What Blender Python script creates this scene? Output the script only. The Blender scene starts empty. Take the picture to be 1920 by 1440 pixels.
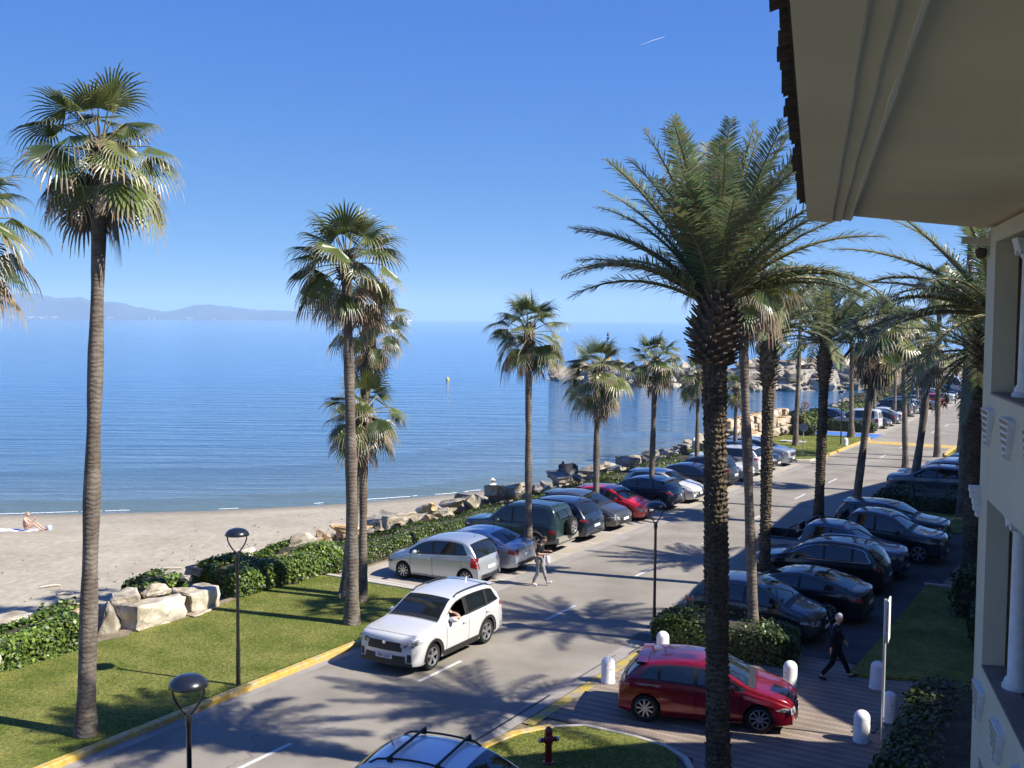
import bpy, bmesh, math, random
import numpy as np
from mathutils import Vector, Matrix
S = bpy.context.scene
COL = S.collection
R = math.radians
# ---------------------------------------------------------------- camera
cam = bpy.data.objects.new('camera', bpy.data.cameras.new('camera'))
COL.objects.link(cam); S.camera = cam
cam.data.lens = 37.5; cam.data.sensor_width = 36.0
cam.data.clip_start = 0.1; cam.data.clip_end = 60000
cam.location = (0, 0, 9.17)
cam.matrix_world = Matrix.Translation((0, 0, 9.17)) @ Matrix.Rotation(R(90 - 3.42), 4, 'X') @ Matrix.Rotation(R(0.388), 4, 'Z')
# ---------------------------------------------------------------- light
SUN_AZ = Vector((0.947, -0.322, 0)).normalized(); SUN_EL = R(42.6)
w = bpy.data.worlds.new('World'); S.world = w; w.use_nodes = True
nt = w.node_tree; bg = nt.nodes['Background']
sky = nt.nodes.new('ShaderNodeTexSky'); sky.sky_type = 'NISHITA'; sky.sun_disc = False
sky.sun_elevation = SUN_EL; sky.sun_rotation = math.atan2(SUN_AZ.x, SUN_AZ.y)
sky.altitude = 0; sky.air_density = .5; sky.dust_density = 0.0; sky.ozone_density = 10.0
sep = nt.nodes.new('ShaderNodeSeparateColor'); com = nt.nodes.new('ShaderNodeCombineColor'); nt.links.new(sky.outputs[0], sep.inputs[0])
for i, (g_, k_) in enumerate(((.82, .80), (.58, 1.44), (.12, 4.6))):      # camera-like colour response of the clear sky
    pw = nt.nodes.new('ShaderNodeMath'); pw.operation = 'POWER'; pw.inputs[1].default_value = g_; nt.links.new(sep.outputs[i], pw.inputs[0])
    ml = nt.nodes.new('ShaderNodeMath'); ml.operation = 'MULTIPLY'; ml.inputs[1].default_value = k_; nt.links.new(pw.outputs[0], ml.inputs[0]); nt.links.new(ml.outputs[0], com.inputs[i])
nt.links.new(com.outputs[0], bg.inputs[0]); bg.inputs[1].default_value = 0.072
sl = bpy.data.lights.new('sun', 'SUN'); sl.energy = 5.0; sl.angle = R(0.53); sl.color = (1.0, 0.95, 0.87)
sun = bpy.data.objects.new('sun', sl); COL.objects.link(sun)
sdir = Vector((SUN_AZ.x * math.cos(SUN_EL), SUN_AZ.y * math.cos(SUN_EL), math.sin(SUN_EL)))
sun.rotation_euler = sdir.to_track_quat('Z', 'Y').to_euler(); sun.location = (60, -20, 60)
S.view_settings.view_transform = 'Standard'; S.view_settings.look = 'None'
S.view_settings.exposure = 0.9; S.view_settings.gamma = 1.0
S.render.engine = 'CYCLES'
S.cycles.max_bounces = 6; S.cycles.transparent_max_bounces = 6
# ---------------------------------------------------------------- road frame: s along the road, t to its right
UX, UY, NX, NY, CX, CY = .515, .857, .857, -.515, -2.22, 26.73
ROAD_ANG = math.atan2(UY, UX)
def RF(s, t, z=0.0): return Vector((CX + UX * s + NX * t, CY + UY * s + NY * t, z))
# ---------------------------------------------------------------- materials
def lk(nt, a, b): nt.links.new(a, b)
def pmat(name, col, rough=0.7, metal=0.0, spec=0.5, var=0.0, vscale=3.0, bump=0.0, bscale=20.0, coat=0.0,
         objvar=0.0, col2=None, mscale=None, attr=False, trans=0.0, coords='Object', detail=4.0, mlo=.35, mhi=.65):
    m = bpy.data.materials.new(name); m.use_nodes = True
    nt = m.node_tree; N = nt.nodes; p = N['Principled BSDF']
    p.inputs['Roughness'].default_value = rough; p.inputs['Metallic'].default_value = metal
    p.inputs['Specular IOR Level'].default_value = spec; p.inputs['Coat Weight'].default_value = coat
    p.inputs['Coat Roughness'].default_value = 0.03
    tc = N.new('ShaderNodeTexCoord'); co = tc.outputs[coords]
    src = None
    c4 = tuple(col) + (1,)
    if attr:
        a = N.new('ShaderNodeAttribute'); a.attribute_name = 'Col'; src = a.outputs['Color']
    elif col2 is not None:
        n = N.new('ShaderNodeTexNoise'); n.inputs['Scale'].default_value = mscale or 1.0; n.inputs['Detail'].default_value = detail
        lk(nt, co, n.inputs['Vector'])
        r = N.new('ShaderNodeValToRGB'); r.color_ramp.elements[0].position = mlo; r.color_ramp.elements[1].position = mhi
        r.color_ramp.elements[0].color = c4; r.color_ramp.elements[1].color = tuple(col2) + (1,)
        lk(nt, n.outputs['Fac'], r.inputs['Fac']); src = r.outputs['Color']
    if var or objvar:
        h = N.new('ShaderNodeHueSaturation')
        if src is None: h.inputs['Color'].default_value = c4
        else: lk(nt, src, h.inputs['Color'])
        val = None
        if var:
            n = N.new('ShaderNodeTexNoise'); n.inputs['Scale'].default_value = vscale; n.inputs['Detail'].default_value = 6
            lk(nt, co, n.inputs['Vector'])
            mr = N.new('ShaderNodeMapRange'); mr.inputs['From Min'].default_value = .3; mr.inputs['From Max'].default_value = .7
            mr.inputs['To Min'].default_value = 1 - var; mr.inputs['To Max'].default_value = 1 + var
            lk(nt, n.outputs['Fac'], mr.inputs['Value']); val = mr.outputs[0]
        if objvar:
            oi = N.new('ShaderNodeObjectInfo'); mr = N.new('ShaderNodeMapRange')
            mr.inputs['To Min'].default_value = 1 - objvar; mr.inputs['To Max'].default_value = 1 + objvar
            lk(nt, oi.outputs['Random'], mr.inputs['Value'])
            if val is None: val = mr.outputs[0]
            else:
                mm = N.new('ShaderNodeMath'); mm.operation = 'MULTIPLY'; lk(nt, val, mm.inputs[0]); lk(nt, mr.outputs[0], mm.inputs[1]); val = mm.outputs[0]
        lk(nt, val, h.inputs['Value']); src = h.outputs['Color']
    if src is None: p.inputs['Base Color'].default_value = c4
    else: lk(nt, src, p.inputs['Base Color'])
    if bump:
        n = N.new('ShaderNodeTexNoise'); n.inputs['Scale'].default_value = bscale; n.inputs['Detail'].default_value = 5
        lk(nt, co, n.inputs['Vector'])
        b = N.new('ShaderNodeBump'); b.inputs['Strength'].default_value = 1.0; b.inputs['Distance'].default_value = bump
        lk(nt, n.outputs['Fac'], b.inputs['Height']); lk(nt, b.outputs[0], p.inputs['Normal'])
    if trans:
        tr = N.new('ShaderNodeBsdfTranslucent'); mx = N.new('ShaderNodeMixShader'); mx.inputs[0].default_value = trans
        if src is None: tr.inputs['Color'].default_value = c4
        else: lk(nt, src, tr.inputs['Color'])
        lk(nt, p.outputs[0], mx.inputs[1]); lk(nt, tr.outputs[0], mx.inputs[2]); lk(nt, mx.outputs[0], N['Material Output'].inputs['Surface'])
    return m
M = {}
# ---------------------------------------------------------------- mesh builder
class MB:
    def __init__(s): s.v = []; s.f = []; s.m = []; s.c = []
    def add(s, vs, fs, mat=0, col=(1, 1, 1)):
        o = len(s.v); s.v.extend([tuple(q) for q in vs])
        for f in fs:
            s.f.append(tuple(i + o for i in f)); s.m.append(mat); s.c.append(col)
    def box(s, c, sz, mat=0, rz=0.0, col=(1, 1, 1), taper=1.0):
        x, y, z = sz[0] / 2, sz[1] / 2, sz[2] / 2; vs = []
        cr, sr = math.cos(rz), math.sin(rz)
        for dz in (-1, 1):
            k = taper if dz > 0 else 1
            for dx, dy in ((-1, -1), (1, -1), (1, 1), (-1, 1)):
                a, b = dx * x * k, dy * y * k
                vs.append((c[0] + a * cr - b * sr, c[1] + a * sr + b * cr, c[2] + dz * z))
        s.add(vs, [(3, 2, 1, 0), (4, 5, 6, 7), (0, 1, 5, 4), (1, 2, 6, 5), (2, 3, 7, 6), (3, 0, 4, 7)], mat, col)
    def tube(s, pts, rad, n=8, mat=0, cap=True, col=(1, 1, 1), sq=1.0):
        pts = [Vector(p) for p in pts]; k = len(pts)
        if not hasattr(rad, '__len__'): rad = [rad] * k
        vs = []; up = Vector((0, 0, 1))
        for i, p in enumerate(pts):
            d = (pts[min(i + 1, k - 1)] - pts[max(i - 1, 0)]).normalized()
            a = d.cross(up)
            if a.length < .05: a = Vector((1, 0, 0)) - d * d.x
            a.normalize(); b = a.cross(d)
            for j in range(n):
                t = 2 * math.pi * j / n
                vs.append(p + a * (math.cos(t) * rad[i]) + b * (math.sin(t) * rad[i] * sq))
        fs = [(i * n + j, i * n + (j + 1) % n, (i + 1) * n + (j + 1) % n, (i + 1) * n + j) for i in range(k - 1) for j in range(n)]
        if cap: fs += [tuple(range(n - 1, -1, -1)), tuple((k - 1) * n + j for j in range(n))]
        s.add(vs, fs, mat, col)
    def lathe(s, prof, c=(0, 0, 0), n=16, mat=0, axis='z', col=(1, 1, 1), cap=False):
        vs = []
        for r, h in prof:
            for j in range(n):
                t = 2 * math.pi * j / n; a, b = r * math.cos(t), r * math.sin(t)
                if axis == 'z': vs.append((c[0] + a, c[1] + b, c[2] + h))
                elif axis == 'y': vs.append((c[0] + b, c[1] + h, c[2] + a))
                else: vs.append((c[0] + h, c[1] + a, c[2] + b))
        k = len(prof)
        fs = [(i * n + j, i * n + (j + 1) % n, (i + 1) * n + (j + 1) % n, (i + 1) * n + j) for i in range(k - 1) for j in range(n)]
        if cap: fs += [tuple(range(n - 1, -1, -1)), tuple((k - 1) * n + j for j in range(n))]
        s.add(vs, fs, mat, col)
    def grid(s, rows, mat=0, col=(1, 1, 1), flip=False):
        n = len(rows[0]); vs = [q for r in rows for q in r]
        fs = [(i * n + j, i * n + j + 1, (i + 1) * n + j + 1, (i + 1) * n + j) for i in range(len(rows) - 1) for j in range(n - 1)]
        if flip: fs = [f[::-1] for f in fs]
        s.add(vs, fs, mat, col)
    def prism(s, poly, z0, z1, mat=0, col=(1, 1, 1), bottom=True):
        n = len(poly); vs = [(p[0], p[1], z0) for p in poly] + [(p[0], p[1], z1) for p in poly]
        fs = [(i, (i + 1) % n, n + (i + 1) % n, n + i) for i in range(n)] + [tuple(range(n, 2 * n))]
        if bottom: fs.append(tuple(range(n - 1, -1, -1)))
        s.add(vs, fs, mat, col)
    def build(s, name, mats, parent=None, smooth=False, sharp=None, attr=False):
        me = bpy.data.meshes.new(name); me.from_pydata(s.v, [], s.f)
        for m in (mats if isinstance(mats, (list, tuple)) else [mats]): me.materials.append(m)
        me.polygons.foreach_set('material_index', s.m)
        if smooth: me.polygons.foreach_set('use_smooth', [True] * len(s.f))
        if attr:
            ca = me.color_attributes.new('Col', 'FLOAT_COLOR', 'CORNER')
            ls = np.zeros(len(me.polygons), dtype=np.int32); me.polygons.foreach_get('loop_total', ls)
            c = np.ones((len(s.f), 4), dtype=np.float32); c[:, :3] = np.array(s.c, dtype=np.float32)
            ca.data.foreach_set('color', np.repeat(c, ls, axis=0).ravel())
        me.update(); me.validate()
        if sharp is not None: me.set_sharp_from_angle(angle=R(sharp))
        o = bpy.data.objects.new(name, me); COL.objects.link(o)
        if parent is not None: o.parent = parent
        return o
def tag(o, label=None, cat=None, group=None, kind=None):
    if label: o['label'] = label
    if cat: o['category'] = cat
    if group: o['group'] = group
    if kind: o['kind'] = kind
    return o
def empty(name, loc, rz=0.0, label=None, cat=None, group=None):
    o = bpy.data.objects.new(name, None); COL.objects.link(o); o.empty_display_size = .3
    o.location = loc; o.rotation_euler = (0, 0, rz)
    return tag(o, label, cat, group)
def copy_tree(o, parent=None):
    c = o.copy(); COL.objects.link(c); c.parent = parent
    for ch in o.children: copy_tree(ch, c)
    return c
def vnoise(x, y, seed=0):
    return (math.sin(x * 1.7 + seed) * math.cos(y * 1.3 - seed * .7) + math.sin(x * .63 - y * .9 + seed * 2.1) + .5 * math.sin(x * 3.1 + y * 2.7 + seed)) / 2.5
# ================================================================ SETTING
def ground_mat(name, c1, c2, scale, c3=None, s3=60., rough=.9, bump=.01, bs=30., m3=.12):
    m = bpy.data.materials.new(name); m.use_nodes = True; nt = m.node_tree; N = nt.nodes; p = N['Principled BSDF']
    p.inputs['Roughness'].default_value = rough; p.inputs['Specular IOR Level'].default_value = .25
    tc = N.new('ShaderNodeTexCoord')
    n = N.new('ShaderNodeTexNoise'); n.inputs['Scale'].default_value = scale; n.inputs['Detail'].default_value = 8; n.inputs['Roughness'].default_value = .6
    lk(nt, tc.outputs['Object'], n.inputs['Vector'])
    r = N.new('ShaderNodeValToRGB'); r.color_ramp.elements[0].position = .35; r.color_ramp.elements[1].position = .68
    r.color_ramp.elements[0].color = c1 + (1,); r.color_ramp.elements[1].color = c2 + (1,)
    lk(nt, n.outputs['Fac'], r.inputs['Fac'])
    n2 = N.new('ShaderNodeTexNoise'); n2.inputs['Scale'].default_value = s3; n2.inputs['Detail'].default_value = 4
    lk(nt, tc.outputs['Object'], n2.inputs['Vector'])
    mr = N.new('ShaderNodeMapRange'); mr.inputs['From Min'].default_value = .3; mr.inputs['From Max'].default_value = .7
    mr.inputs['To Min'].default_value = 1 - m3; mr.inputs['To Max'].default_value = 1 + m3; lk(nt, n2.outputs['Fac'], mr.inputs['Value'])
    h = N.new('ShaderNodeHueSaturation'); lk(nt, r.outputs['Color'], h.inputs['Color']); lk(nt, mr.outputs[0], h.inputs['Value'])
    lk(nt, h.outputs['Color'], p.inputs['Base Color'])
    b = N.new('ShaderNodeBump'); b.inputs['Distance'].default_value = bump; b.inputs['Strength'].default_value = 1
    n4 = N.new('ShaderNodeTexNoise'); n4.inputs['Scale'].default_value = bs; n4.inputs['Detail'].default_value = 6
    lk(nt, tc.outputs['Object'], n4.inputs['Vector']); lk(nt, n4.outputs['Fac'], b.inputs['Height']); lk(nt, b.outputs[0], p.inputs['Normal'])
    return m, h, p
M['asphalt'], hh, _ = ground_mat('asphalt', (.20, .178, .142), (.295, .265, .215), .42, s3=45., m3=.2, bump=.006, bs=90.)
# cracks and worn tracks in the asphalt
def add_cracks(m, hs, p, scale=.22, dark=.55, width=.006):
    nt = m.node_tree; N = nt.nodes; tc = N.new('ShaderNodeTexCoord')
    nd = N.new('ShaderNodeTexNoise'); nd.inputs['Scale'].default_value = 1.3; nd.inputs['Detail'].default_value = 5; lk(nt, tc.outputs['Object'], nd.inputs['Vector'])
    mx = N.new('ShaderNodeVectorMath'); mx.operation = 'MULTIPLY_ADD'; mx.inputs[1].default_value = (1.6, 1.6, 0)
    lk(nt, nd.outputs['Color'], mx.inputs[0]); lk(nt, tc.outputs['Object'], mx.inputs[2])
    v = N.new('ShaderNodeTexVoronoi'); v.feature = 'DISTANCE_TO_EDGE'; v.inputs['Scale'].default_value = scale; lk(nt, mx.outputs[0], v.inputs['Vector'])
    mr = N.new('ShaderNodeMapRange'); mr.inputs['From Min'].default_value = 0; mr.inputs['From Max'].default_value = width
    mr.inputs['To Min'].default_value = dark; mr.inputs['To Max'].default_value = 1; lk(nt, v.outputs['Distance'], mr.inputs['Value'])
    n = N.new('ShaderNodeTexNoise'); n.inputs['Scale'].default_value = .12; lk(nt, tc.outputs['Object'], n.inputs['Vector'])
    mr2 = N.new('ShaderNodeMapRange'); mr2.inputs['From Min'].default_value = .5; mr2.inputs['From Max'].default_value = .58; lk(nt, n.outputs['Fac'], mr2.inputs['Value'])
    mm = N.new('ShaderNodeMix'); mm.data_type = 'FLOAT'; lk(nt, mr2.outputs[0], mm.inputs['Factor']); mm.inputs['A'].default_value = 1; lk(nt, mr.outputs[0], mm.inputs['B'])
    mc = N.new('ShaderNodeMix'); mc.data_type = 'RGBA'; mc.blend_type = 'MULTIPLY'; mc.inputs['Factor'].default_value = 1
    src = p.inputs['Base Color'].links[0].from_socket
    lk(nt, src, mc.inputs['A']); cb = N.new('ShaderNodeCombineColor')
    for i in range(3): lk(nt, mm.outputs['Result'], cb.inputs[i])
    lk(nt, cb.outputs[0], mc.inputs['B']); lk(nt, mc.outputs['Result'], p.inputs['Base Color'])
add_cracks(M['asphalt'], hh, _)
M['concrete_bay'], hh, pp = ground_mat('bay_concrete', (.31, .27, .215), (.42, .37, .30), .5, s3=18., m3=.10, bump=.006)
add_cracks(M['concrete_bay'], hh, pp, scale=.4, dark=.7, width=.012)
M['gutter'], _, _ = ground_mat('gutter_concrete', (.24, .22, .19), (.33, .30, .26), .8, s3=20., m3=.10)
M['lawn'], _, _ = ground_mat('lawn_grass', (.10, .130, .016), (.235, .225, .055), .8, s3=11., rough=.95, bump=.05, bs=38., m3=.42)
M['soil'], _, _ = ground_mat('dry_soil', (.16, .125, .08), (.28, .23, .16), 1.5, s3=20., m3=.2, bump=.03)
M['sand'], _, sp = ground_mat('beach_sand', (.31, .268, .195), (.39, .342, .255), .3, s3=3.2, rough=.95, bump=.06, bs=2.2, m3=.12)
M['kerb_y'] = pmat('yellow_kerb_paint', (.52, .34, .06), .7, var=.2, vscale=8, col2=(.40, .32, .18), mscale=4, mlo=.42, mhi=.7, bump=.003)
M['kerb_c'] = pmat('kerb_concrete', (.46, .42, .35), .85, var=.15, vscale=6, bump=.004)
M['white_line'] = pmat('road_line_paint', (.55, .53, .49), .7, var=.1, vscale=20, col2=(.40, .38, .35), mscale=14, mlo=.5, mhi=.7)
M['blue_paint'] = pmat('blue_bay_paint', (.06, .17, .50), .6, var=.12, vscale=3)
M['iron'] = pmat('drain_iron', (.03, .03, .03), .6, metal=.3)

def strip(mb, s0, s1, t0, t1, z, mat=0, n=1):
    rows = []
    for i in range(n + 1):
        s = s0 + (s1 - s0) * i / n
        rows.append([RF(s, t0, z), RF(s, t1, z)])
    mb.grid(rows, mat, flip=True)
def rf_box(mb, s0, s1, t0, t1, z0, z1, mat=0):
    c = RF((s0 + s1) / 2, (t0 + t1) / 2, (z0 + z1) / 2)
    mb.box(c, (abs(s1 - s0), abs(t1 - t0), z1 - z0), mat, rz=ROAD_ANG)
# land sheet
def ccw(P):
    a = sum(P[i].x * P[(i + 1) % len(P)].y - P[(i + 1) % len(P)].x * P[i].y for i in range(len(P)))
    return P if a > 0 else P[::-1]
land = MB()
LPOLY = [(-120, -12.6), (60, -12.6), (90, -13.4), (112, -13), (131, -16), (150, -19), (175, -32), (230, -62), (290, -60), (320, 40), (260, 240), (-120, 240)]
land.prism(ccw([RF(s, t) for s, t in LPOLY]), -3.2, -.02, bottom=False)
tag(land.build('ground', M['soil']), kind='structure')
mb = MB(); strip(mb, -60, 134, -3.12, 3.12, 0.0, n=20); tag(mb.build('road', M['asphalt']), kind='structure')
# centre dashes
mb = MB()
for k in range(-4, 19):
    a = -.2 + 6.62 * k
    if 60 < a < 60.5: continue
    strip(mb, a, a + 1.95, -.06, .06, .006)
tag(mb.build('road_markings', M['white_line']), kind='structure')
# left parking bays, gutter line, lawn islands
mb = MB(); strip(mb, 7.0, 47.6, -9.0, -3.12, .004); strip(mb, 65.2, 132, -9.0, -3.12, .004)
tag(mb.build('parking_pavement', M['concrete_bay']), kind='structure')
M['shade_tarmac'], _h, _p = ground_mat('shade_dark_tarmac', (.055, .052, .048), (.095, .09, .082), .7, s3=40., m3=.25, bump=.008, bs=60.); add_cracks(M['shade_tarmac'], _h, _p, scale=.35)  # tarmac colour darkened to deepen the shade over the right bays
mb = MB(); strip(mb, 7.2, 50, 3.62, 9.6, .004); tag(mb.build('parking_tarmac', M['shade_tarmac']), kind='structure')
mb = MB()
strip(mb, -60, 134, 3.12, 3.62, .006); strip(mb, 7.6, 47.5, -3.6, -3.02, .010); strip(mb, 65.2, 132, -3.55, -3.05, .010)
strip(mb, -60, 7.4, -3.12, -2.82, .006); strip(mb, 47.5, 65, -3.12, -2.85, .006)
tag(mb.build('gutter', M['gutter']), kind='structure')
mb = MB()
for s in [7.6 + 2.42 * k for k in range(17)] + [68 + 2.5 * k for k in range(26)]:
    strip(mb, s - .05, s + .05, -8.6, -3.7, .009)
tag(mb.build('parking_lines', M['white_line']), kind='structure')
mb = MB(); strip(mb, 65.3, 68.6, -9.0, -3.1, .013)
tag(mb.build('blue_parking_bay', M['blue_paint']), kind='structure')
# lawns (slightly mounded sheets)
def lawn(name, poly, z=.07):
    mb = MB(); mb.prism(ccw([RF(s, t) for s, t in poly]), -.015, z, bottom=False); return tag(mb.build(name, M['lawn']), kind='structure')
lawn('lawn', [(-60, -3.32), (4.2, -3.32), (5.6, -3.5), (6.5, -4.1), (6.85, -5.0), (6.85, -9.4), (-2, -9.7), (-60, -9.2)], .10)
lawn('lawn', [(47.9, -4.6), (48.6, -3.5), (49.6, -3.32), (64.6, -3.32), (65.0, -3.7), (65.0, -9.6), (47.9, -9.6)], .10)
lawn('lawn', [(-60, 3.8), (-2.9, 3.8), (-1.5, 4.2), (-.75, 4.9), (-.75, 6.9), (-1.2, 7.4), (-3.2, 8.3), (-60, 8.3)], .08)
lawn('lawn', [(6.2, 9.2), (17.2, 9.2), (17.2, 17), (9.2, 17), (6.2, 9.6)], .06)
lawn('lawn', [(56.0, 3.75), (62, 3.6), (75, 3.6), (75, 12), (56, 12)], .08)
lawn('lawn', [(26.8, 4.1), (36.0, 3.9), (36.0, 12), (31, 12), (28.0, 9.5)], .06)
# kerbs
def kerb(name, pts, mat, w=.16, h=.14, z0=-.01):
    mb = MB()
    P = [RF(s, t) for s, t in pts]
    L = []
    for i, p in enumerate(P):
        d = (P[min(i + 1, len(P) - 1)] - P[max(i - 1, 0)]).normalized(); n = Vector((d.y, -d.x, 0)) * (w / 2)
        L.append((p + n, p - n))
    rows = [[Vector((a.x, a.y, z0)), Vector((a.x, a.y, h - .02)), Vector((a.x * .9 + b.x * .1, a.y * .9 + b.y * .1, h)), Vector((a.x * .1 + b.x * .9, a.y * .1 + b.y * .9, h)), Vector((b.x, b.y, h - .02)), Vector((b.x, b.y, z0))] for a, b in L]
    mb.grid(rows)
    mb.add(rows[0], [(0, 1, 2, 3, 4, 5)]); mb.add(rows[-1], [(5, 4, 3, 2, 1, 0)])
    return tag(mb.build(name, mat), kind='structure')
def lin(a, b, n): return [(a[0] + (b[0] - a[0]) * i / n, a[1] + (b[1] - a[1]) * i / n) for i in range(n + 1)]
mb = MB(); rg = random.Random(2)
def tufts(mb, s0, s1, t0, t1, n, z, hh=.034):
    for k in range(n):
        s, t = rg.uniform(s0, s1), rg.uniform(t0, t1); q = RF(s, t, z); a = rg.uniform(0, 6.28); l = hh * rg.uniform(.4, 1.2); w_ = rg.uniform(.006, .016)
        d = Vector((math.cos(a), math.sin(a), 0)); p_ = vnoise(q.x * 1.1, q.y * 1.1, 4) + .5 * vnoise(q.x * 4, q.y * 4, 1)
        c = (.30, .29, .10) if rg.random() < .22 + .25 * p_ else ((.12, .17, .02) if rg.random() < .6 else (.20, .24, .035)); v = rg.uniform(.7, 1.25)
        mb.add([q - d * w_, q + d * w_, q + Vector((rg.uniform(-.03, .03), rg.uniform(-.03, .03), l))], [(0, 1, 2)], 0, (c[0] * v, c[1] * v, c[2] * v))
tufts(mb, -8, 6.7, -9.5, -3.36, 42000, .095); tufts(mb, -8, 6, -3.42, -3.31, 2600, .10, .05); tufts(mb, 48, 65, -9.5, -3.4, 9000, .095, .07); tufts(mb, -3.2, -1.35, 3.95, 7.2, 6000, .075)
M['blade'] = pmat('grass_blade', (1, 1, 1), .7, spec=.2, attr=True, trans=.25)
tag(mb.build('grass', M['blade'], attr=True), kind='stuff')
mb = MB(); rows = []
for i in range(41):
    s = -3.0 + 6.2 * i / 40; rows.append([RF(s, -9.75, .112), RF(s, -9.28 + .13 * math.sin(s * 2.3) + .07 * math.sin(s * 6.1) - .25 * (abs(s) / 3.2) ** 4, .106)])
mb.grid(rows); tag(mb.build('soil_strip', M['soil']), kind='structure')
kerb('yellow_kerb', lin((-60, -3.22), (3.0, -3.22), 60) + [(4.2, -3.24), (5.2, -3.32), (6.0, -3.6)], M['kerb_y'], w=.21)
kerb('stone_kerb', [(6.0, -3.6), (6.6, -4.0), (6.95, -4.7), (7.0, -5.5), (7.0, -9.2)], M['kerb_c'], w=.18, h=.13)
kerb('stone_kerb', [(47.75, -9.4), (47.75, -5.0), (47.9, -4.2), (48.4, -3.55), (49.2, -3.26)], M['kerb_c'], w=.2)
kerb('yellow_kerb', lin((49.2, -3.26), (64.2, -3.22), 12) + [(64.9, -3.4), (65.15, -3.8)], M['kerb_y'], w=.21)
kerb('yellow_kerb', lin((-60, 3.72), (-2.9, 3.72), 40) + [(-2.0, 3.9), (-1.2, 4.4)], M['kerb_y'], w=.22, h=.11)
kerb('stone_kerb', [(-1.2, 4.4), (-.72, 5.0), (-.7, 6.2), (-.85, 7.0), (-1.2, 7.6), (-1.9, 8.1), (-3.2, 8.4), (-20, 8.4)], M['kerb_c'], w=.12, h=.09)
kerb('yellow_kerb', [(62, 3.5), (58, 3.45), (56, 3.7), (55.6, 4.4), (56, 5.4)], M['kerb_y'], w=.22)
kerb('stone_kerb', lin((62, 3.5), (120, 3.5), 10), M['kerb_c'])
kerb('yellow_kerb', [(30.6, 5.6), (30.9, 7.0), (31.3, 8.6)], M['kerb_y'], w=.2, h=.12)
kerb('stone_kerb', [(26.7, 4.0), (26.6, 5.5), (28.2, 7.0), (30.6, 8.0)], M['kerb_c'])
kerb('stone_kerb', [(17.3, 9.1), (17.6, 12.6)], M['kerb_c'], w=.12, h=.1)
# speed bump across the road
mb = MB()
rows = []
for i in range(9):
    x = i / 8; rows.append([RF(61.4 + 2.0 * x, t, .008 + .09 * math.sin(math.pi * x) ** .7 if 0 < x < 1 else .008) for t in (-3.0, -1, 1, 3.4)])
mb.grid(rows, flip=True)
tag(mb.build('speed_bump', M['kerb_y'], smooth=True), 'yellow painted speed hump across the far road', 'speed bump')
mb = MB(); strip(mb, -1.2, 5.2, 3.66, 3.95, .012)
mb.add([RF(s, t, .016) for s, t in ((5.3, 4.6), (5.9, 4.55), (6.1, 4.9), (5.5, 4.95))], [(3, 2, 1, 0)])
tag(mb.build('yellow_edge_line', pmat('worn_yellow_paint', (.42, .31, .05), .7, col2=(.27, .23, .16), mscale=2.2, mlo=.45, mhi=.62, var=.1)), kind='structure')
# long drain slot cracks
mb = MB(); strip(mb, -2.9, 0.7, 3.28, 3.34, .012); strip(mb, 1.8, 4.4, 3.30, 3.33, .012); strip(mb, 4.7, 6.4, 3.55, 3.60, .012)
tag(mb.build('drain_slot', M['iron']), 'narrow dark drain slot along right road edge', 'drain')
mb = MB(); strip(mb, 6.0, 6.7, 3.0, 3.5, .014); tag(mb.build('drain_grate', M['iron']), 'square dark drain grate beside right lamp post', 'drain')
# herringbone paving at the drive
m = bpy.data.materials.new('herringbone_paving'); m.use_nodes = True; nt = m.node_tree; N = nt.nodes; p = N['Principled BSDF']
tc = N.new('ShaderNodeTexCoord'); mp = N.new('ShaderNodeMapping'); mp.inputs['Rotation'].default_value = (0, 0, -ROAD_ANG); lk(nt, tc.outputs['Object'], mp.inputs['Vector'])
sx = N.new('ShaderNodeSeparateXYZ'); lk(nt, mp.outputs[0], sx.inputs[0])
def mth(op, a, b=None, v=None):
    n = N.new('ShaderNodeMath'); n.operation = op
    lk(nt, a, n.inputs[0])
    if b is not None: lk(nt, b, n.inputs[1])
    elif v is not None: n.inputs[1].default_value = v
    return n.outputs[0]
per = .30
zz = mth('PINGPONG', sx.outputs['X'], v=per / 2 * 1.0)
yy = mth('ADD', sx.outputs['Y'], zz)
f1 = mth('FRACT', mth('MULTIPLY', yy, v=1 / .10))
j1 = mth('LESS_THAN', f1, v=.14)
f2 = mth('FRACT', mth('MULTIPLY', sx.outputs['X'], v=2 / per)); j2 = mth('LESS_THAN', f2, v=.07)
jj = mth('MAXIMUM', j1, j2)
side = mth('GREATER_THAN', mth('FRACT', mth('MULTIPLY', sx.outputs['X'], v=1 / per)), v=.5)
cr = N.new('ShaderNodeMix'); cr.data_type = 'RGBA'; lk(nt, side, cr.inputs['Factor']); cr.inputs['A'].default_value = (.30, .235, .175, 1); cr.inputs['B'].default_value = (.225, .175, .135, 1)
n1 = N.new('ShaderNodeTexNoise'); n1.inputs['Scale'].default_value = 1.2; n1.inputs['Detail'].default_value = 6; lk(nt, tc.outputs['Object'], n1.inputs['Vector'])
mr = N.new('ShaderNodeMapRange'); mr.inputs['From Min'].default_value = .3; mr.inputs['From Max'].default_value = .7; mr.inputs['To Min'].default_value = .75; mr.inputs['To Max'].default_value = 1.2; lk(nt, n1.outputs['Fac'], mr.inputs['Value'])
hs = N.new('ShaderNodeHueSaturation'); lk(nt, cr.outputs['Result'], hs.inputs['Color']); lk(nt, mr.outputs[0], hs.inputs['Value'])
cj = N.new('ShaderNodeMix'); cj.data_type = 'RGBA'; lk(nt, jj, cj.inputs['Factor']); lk(nt, hs.outputs['Color'], cj.inputs['A']); cj.inputs['B'].default_value = (.08, .065, .05, 1)
lk(nt, cj.outputs['Result'], p.inputs['Base Color']); p.inputs['Roughness'].default_value = .85
M['herring'] = m
mb = MB()
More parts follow.
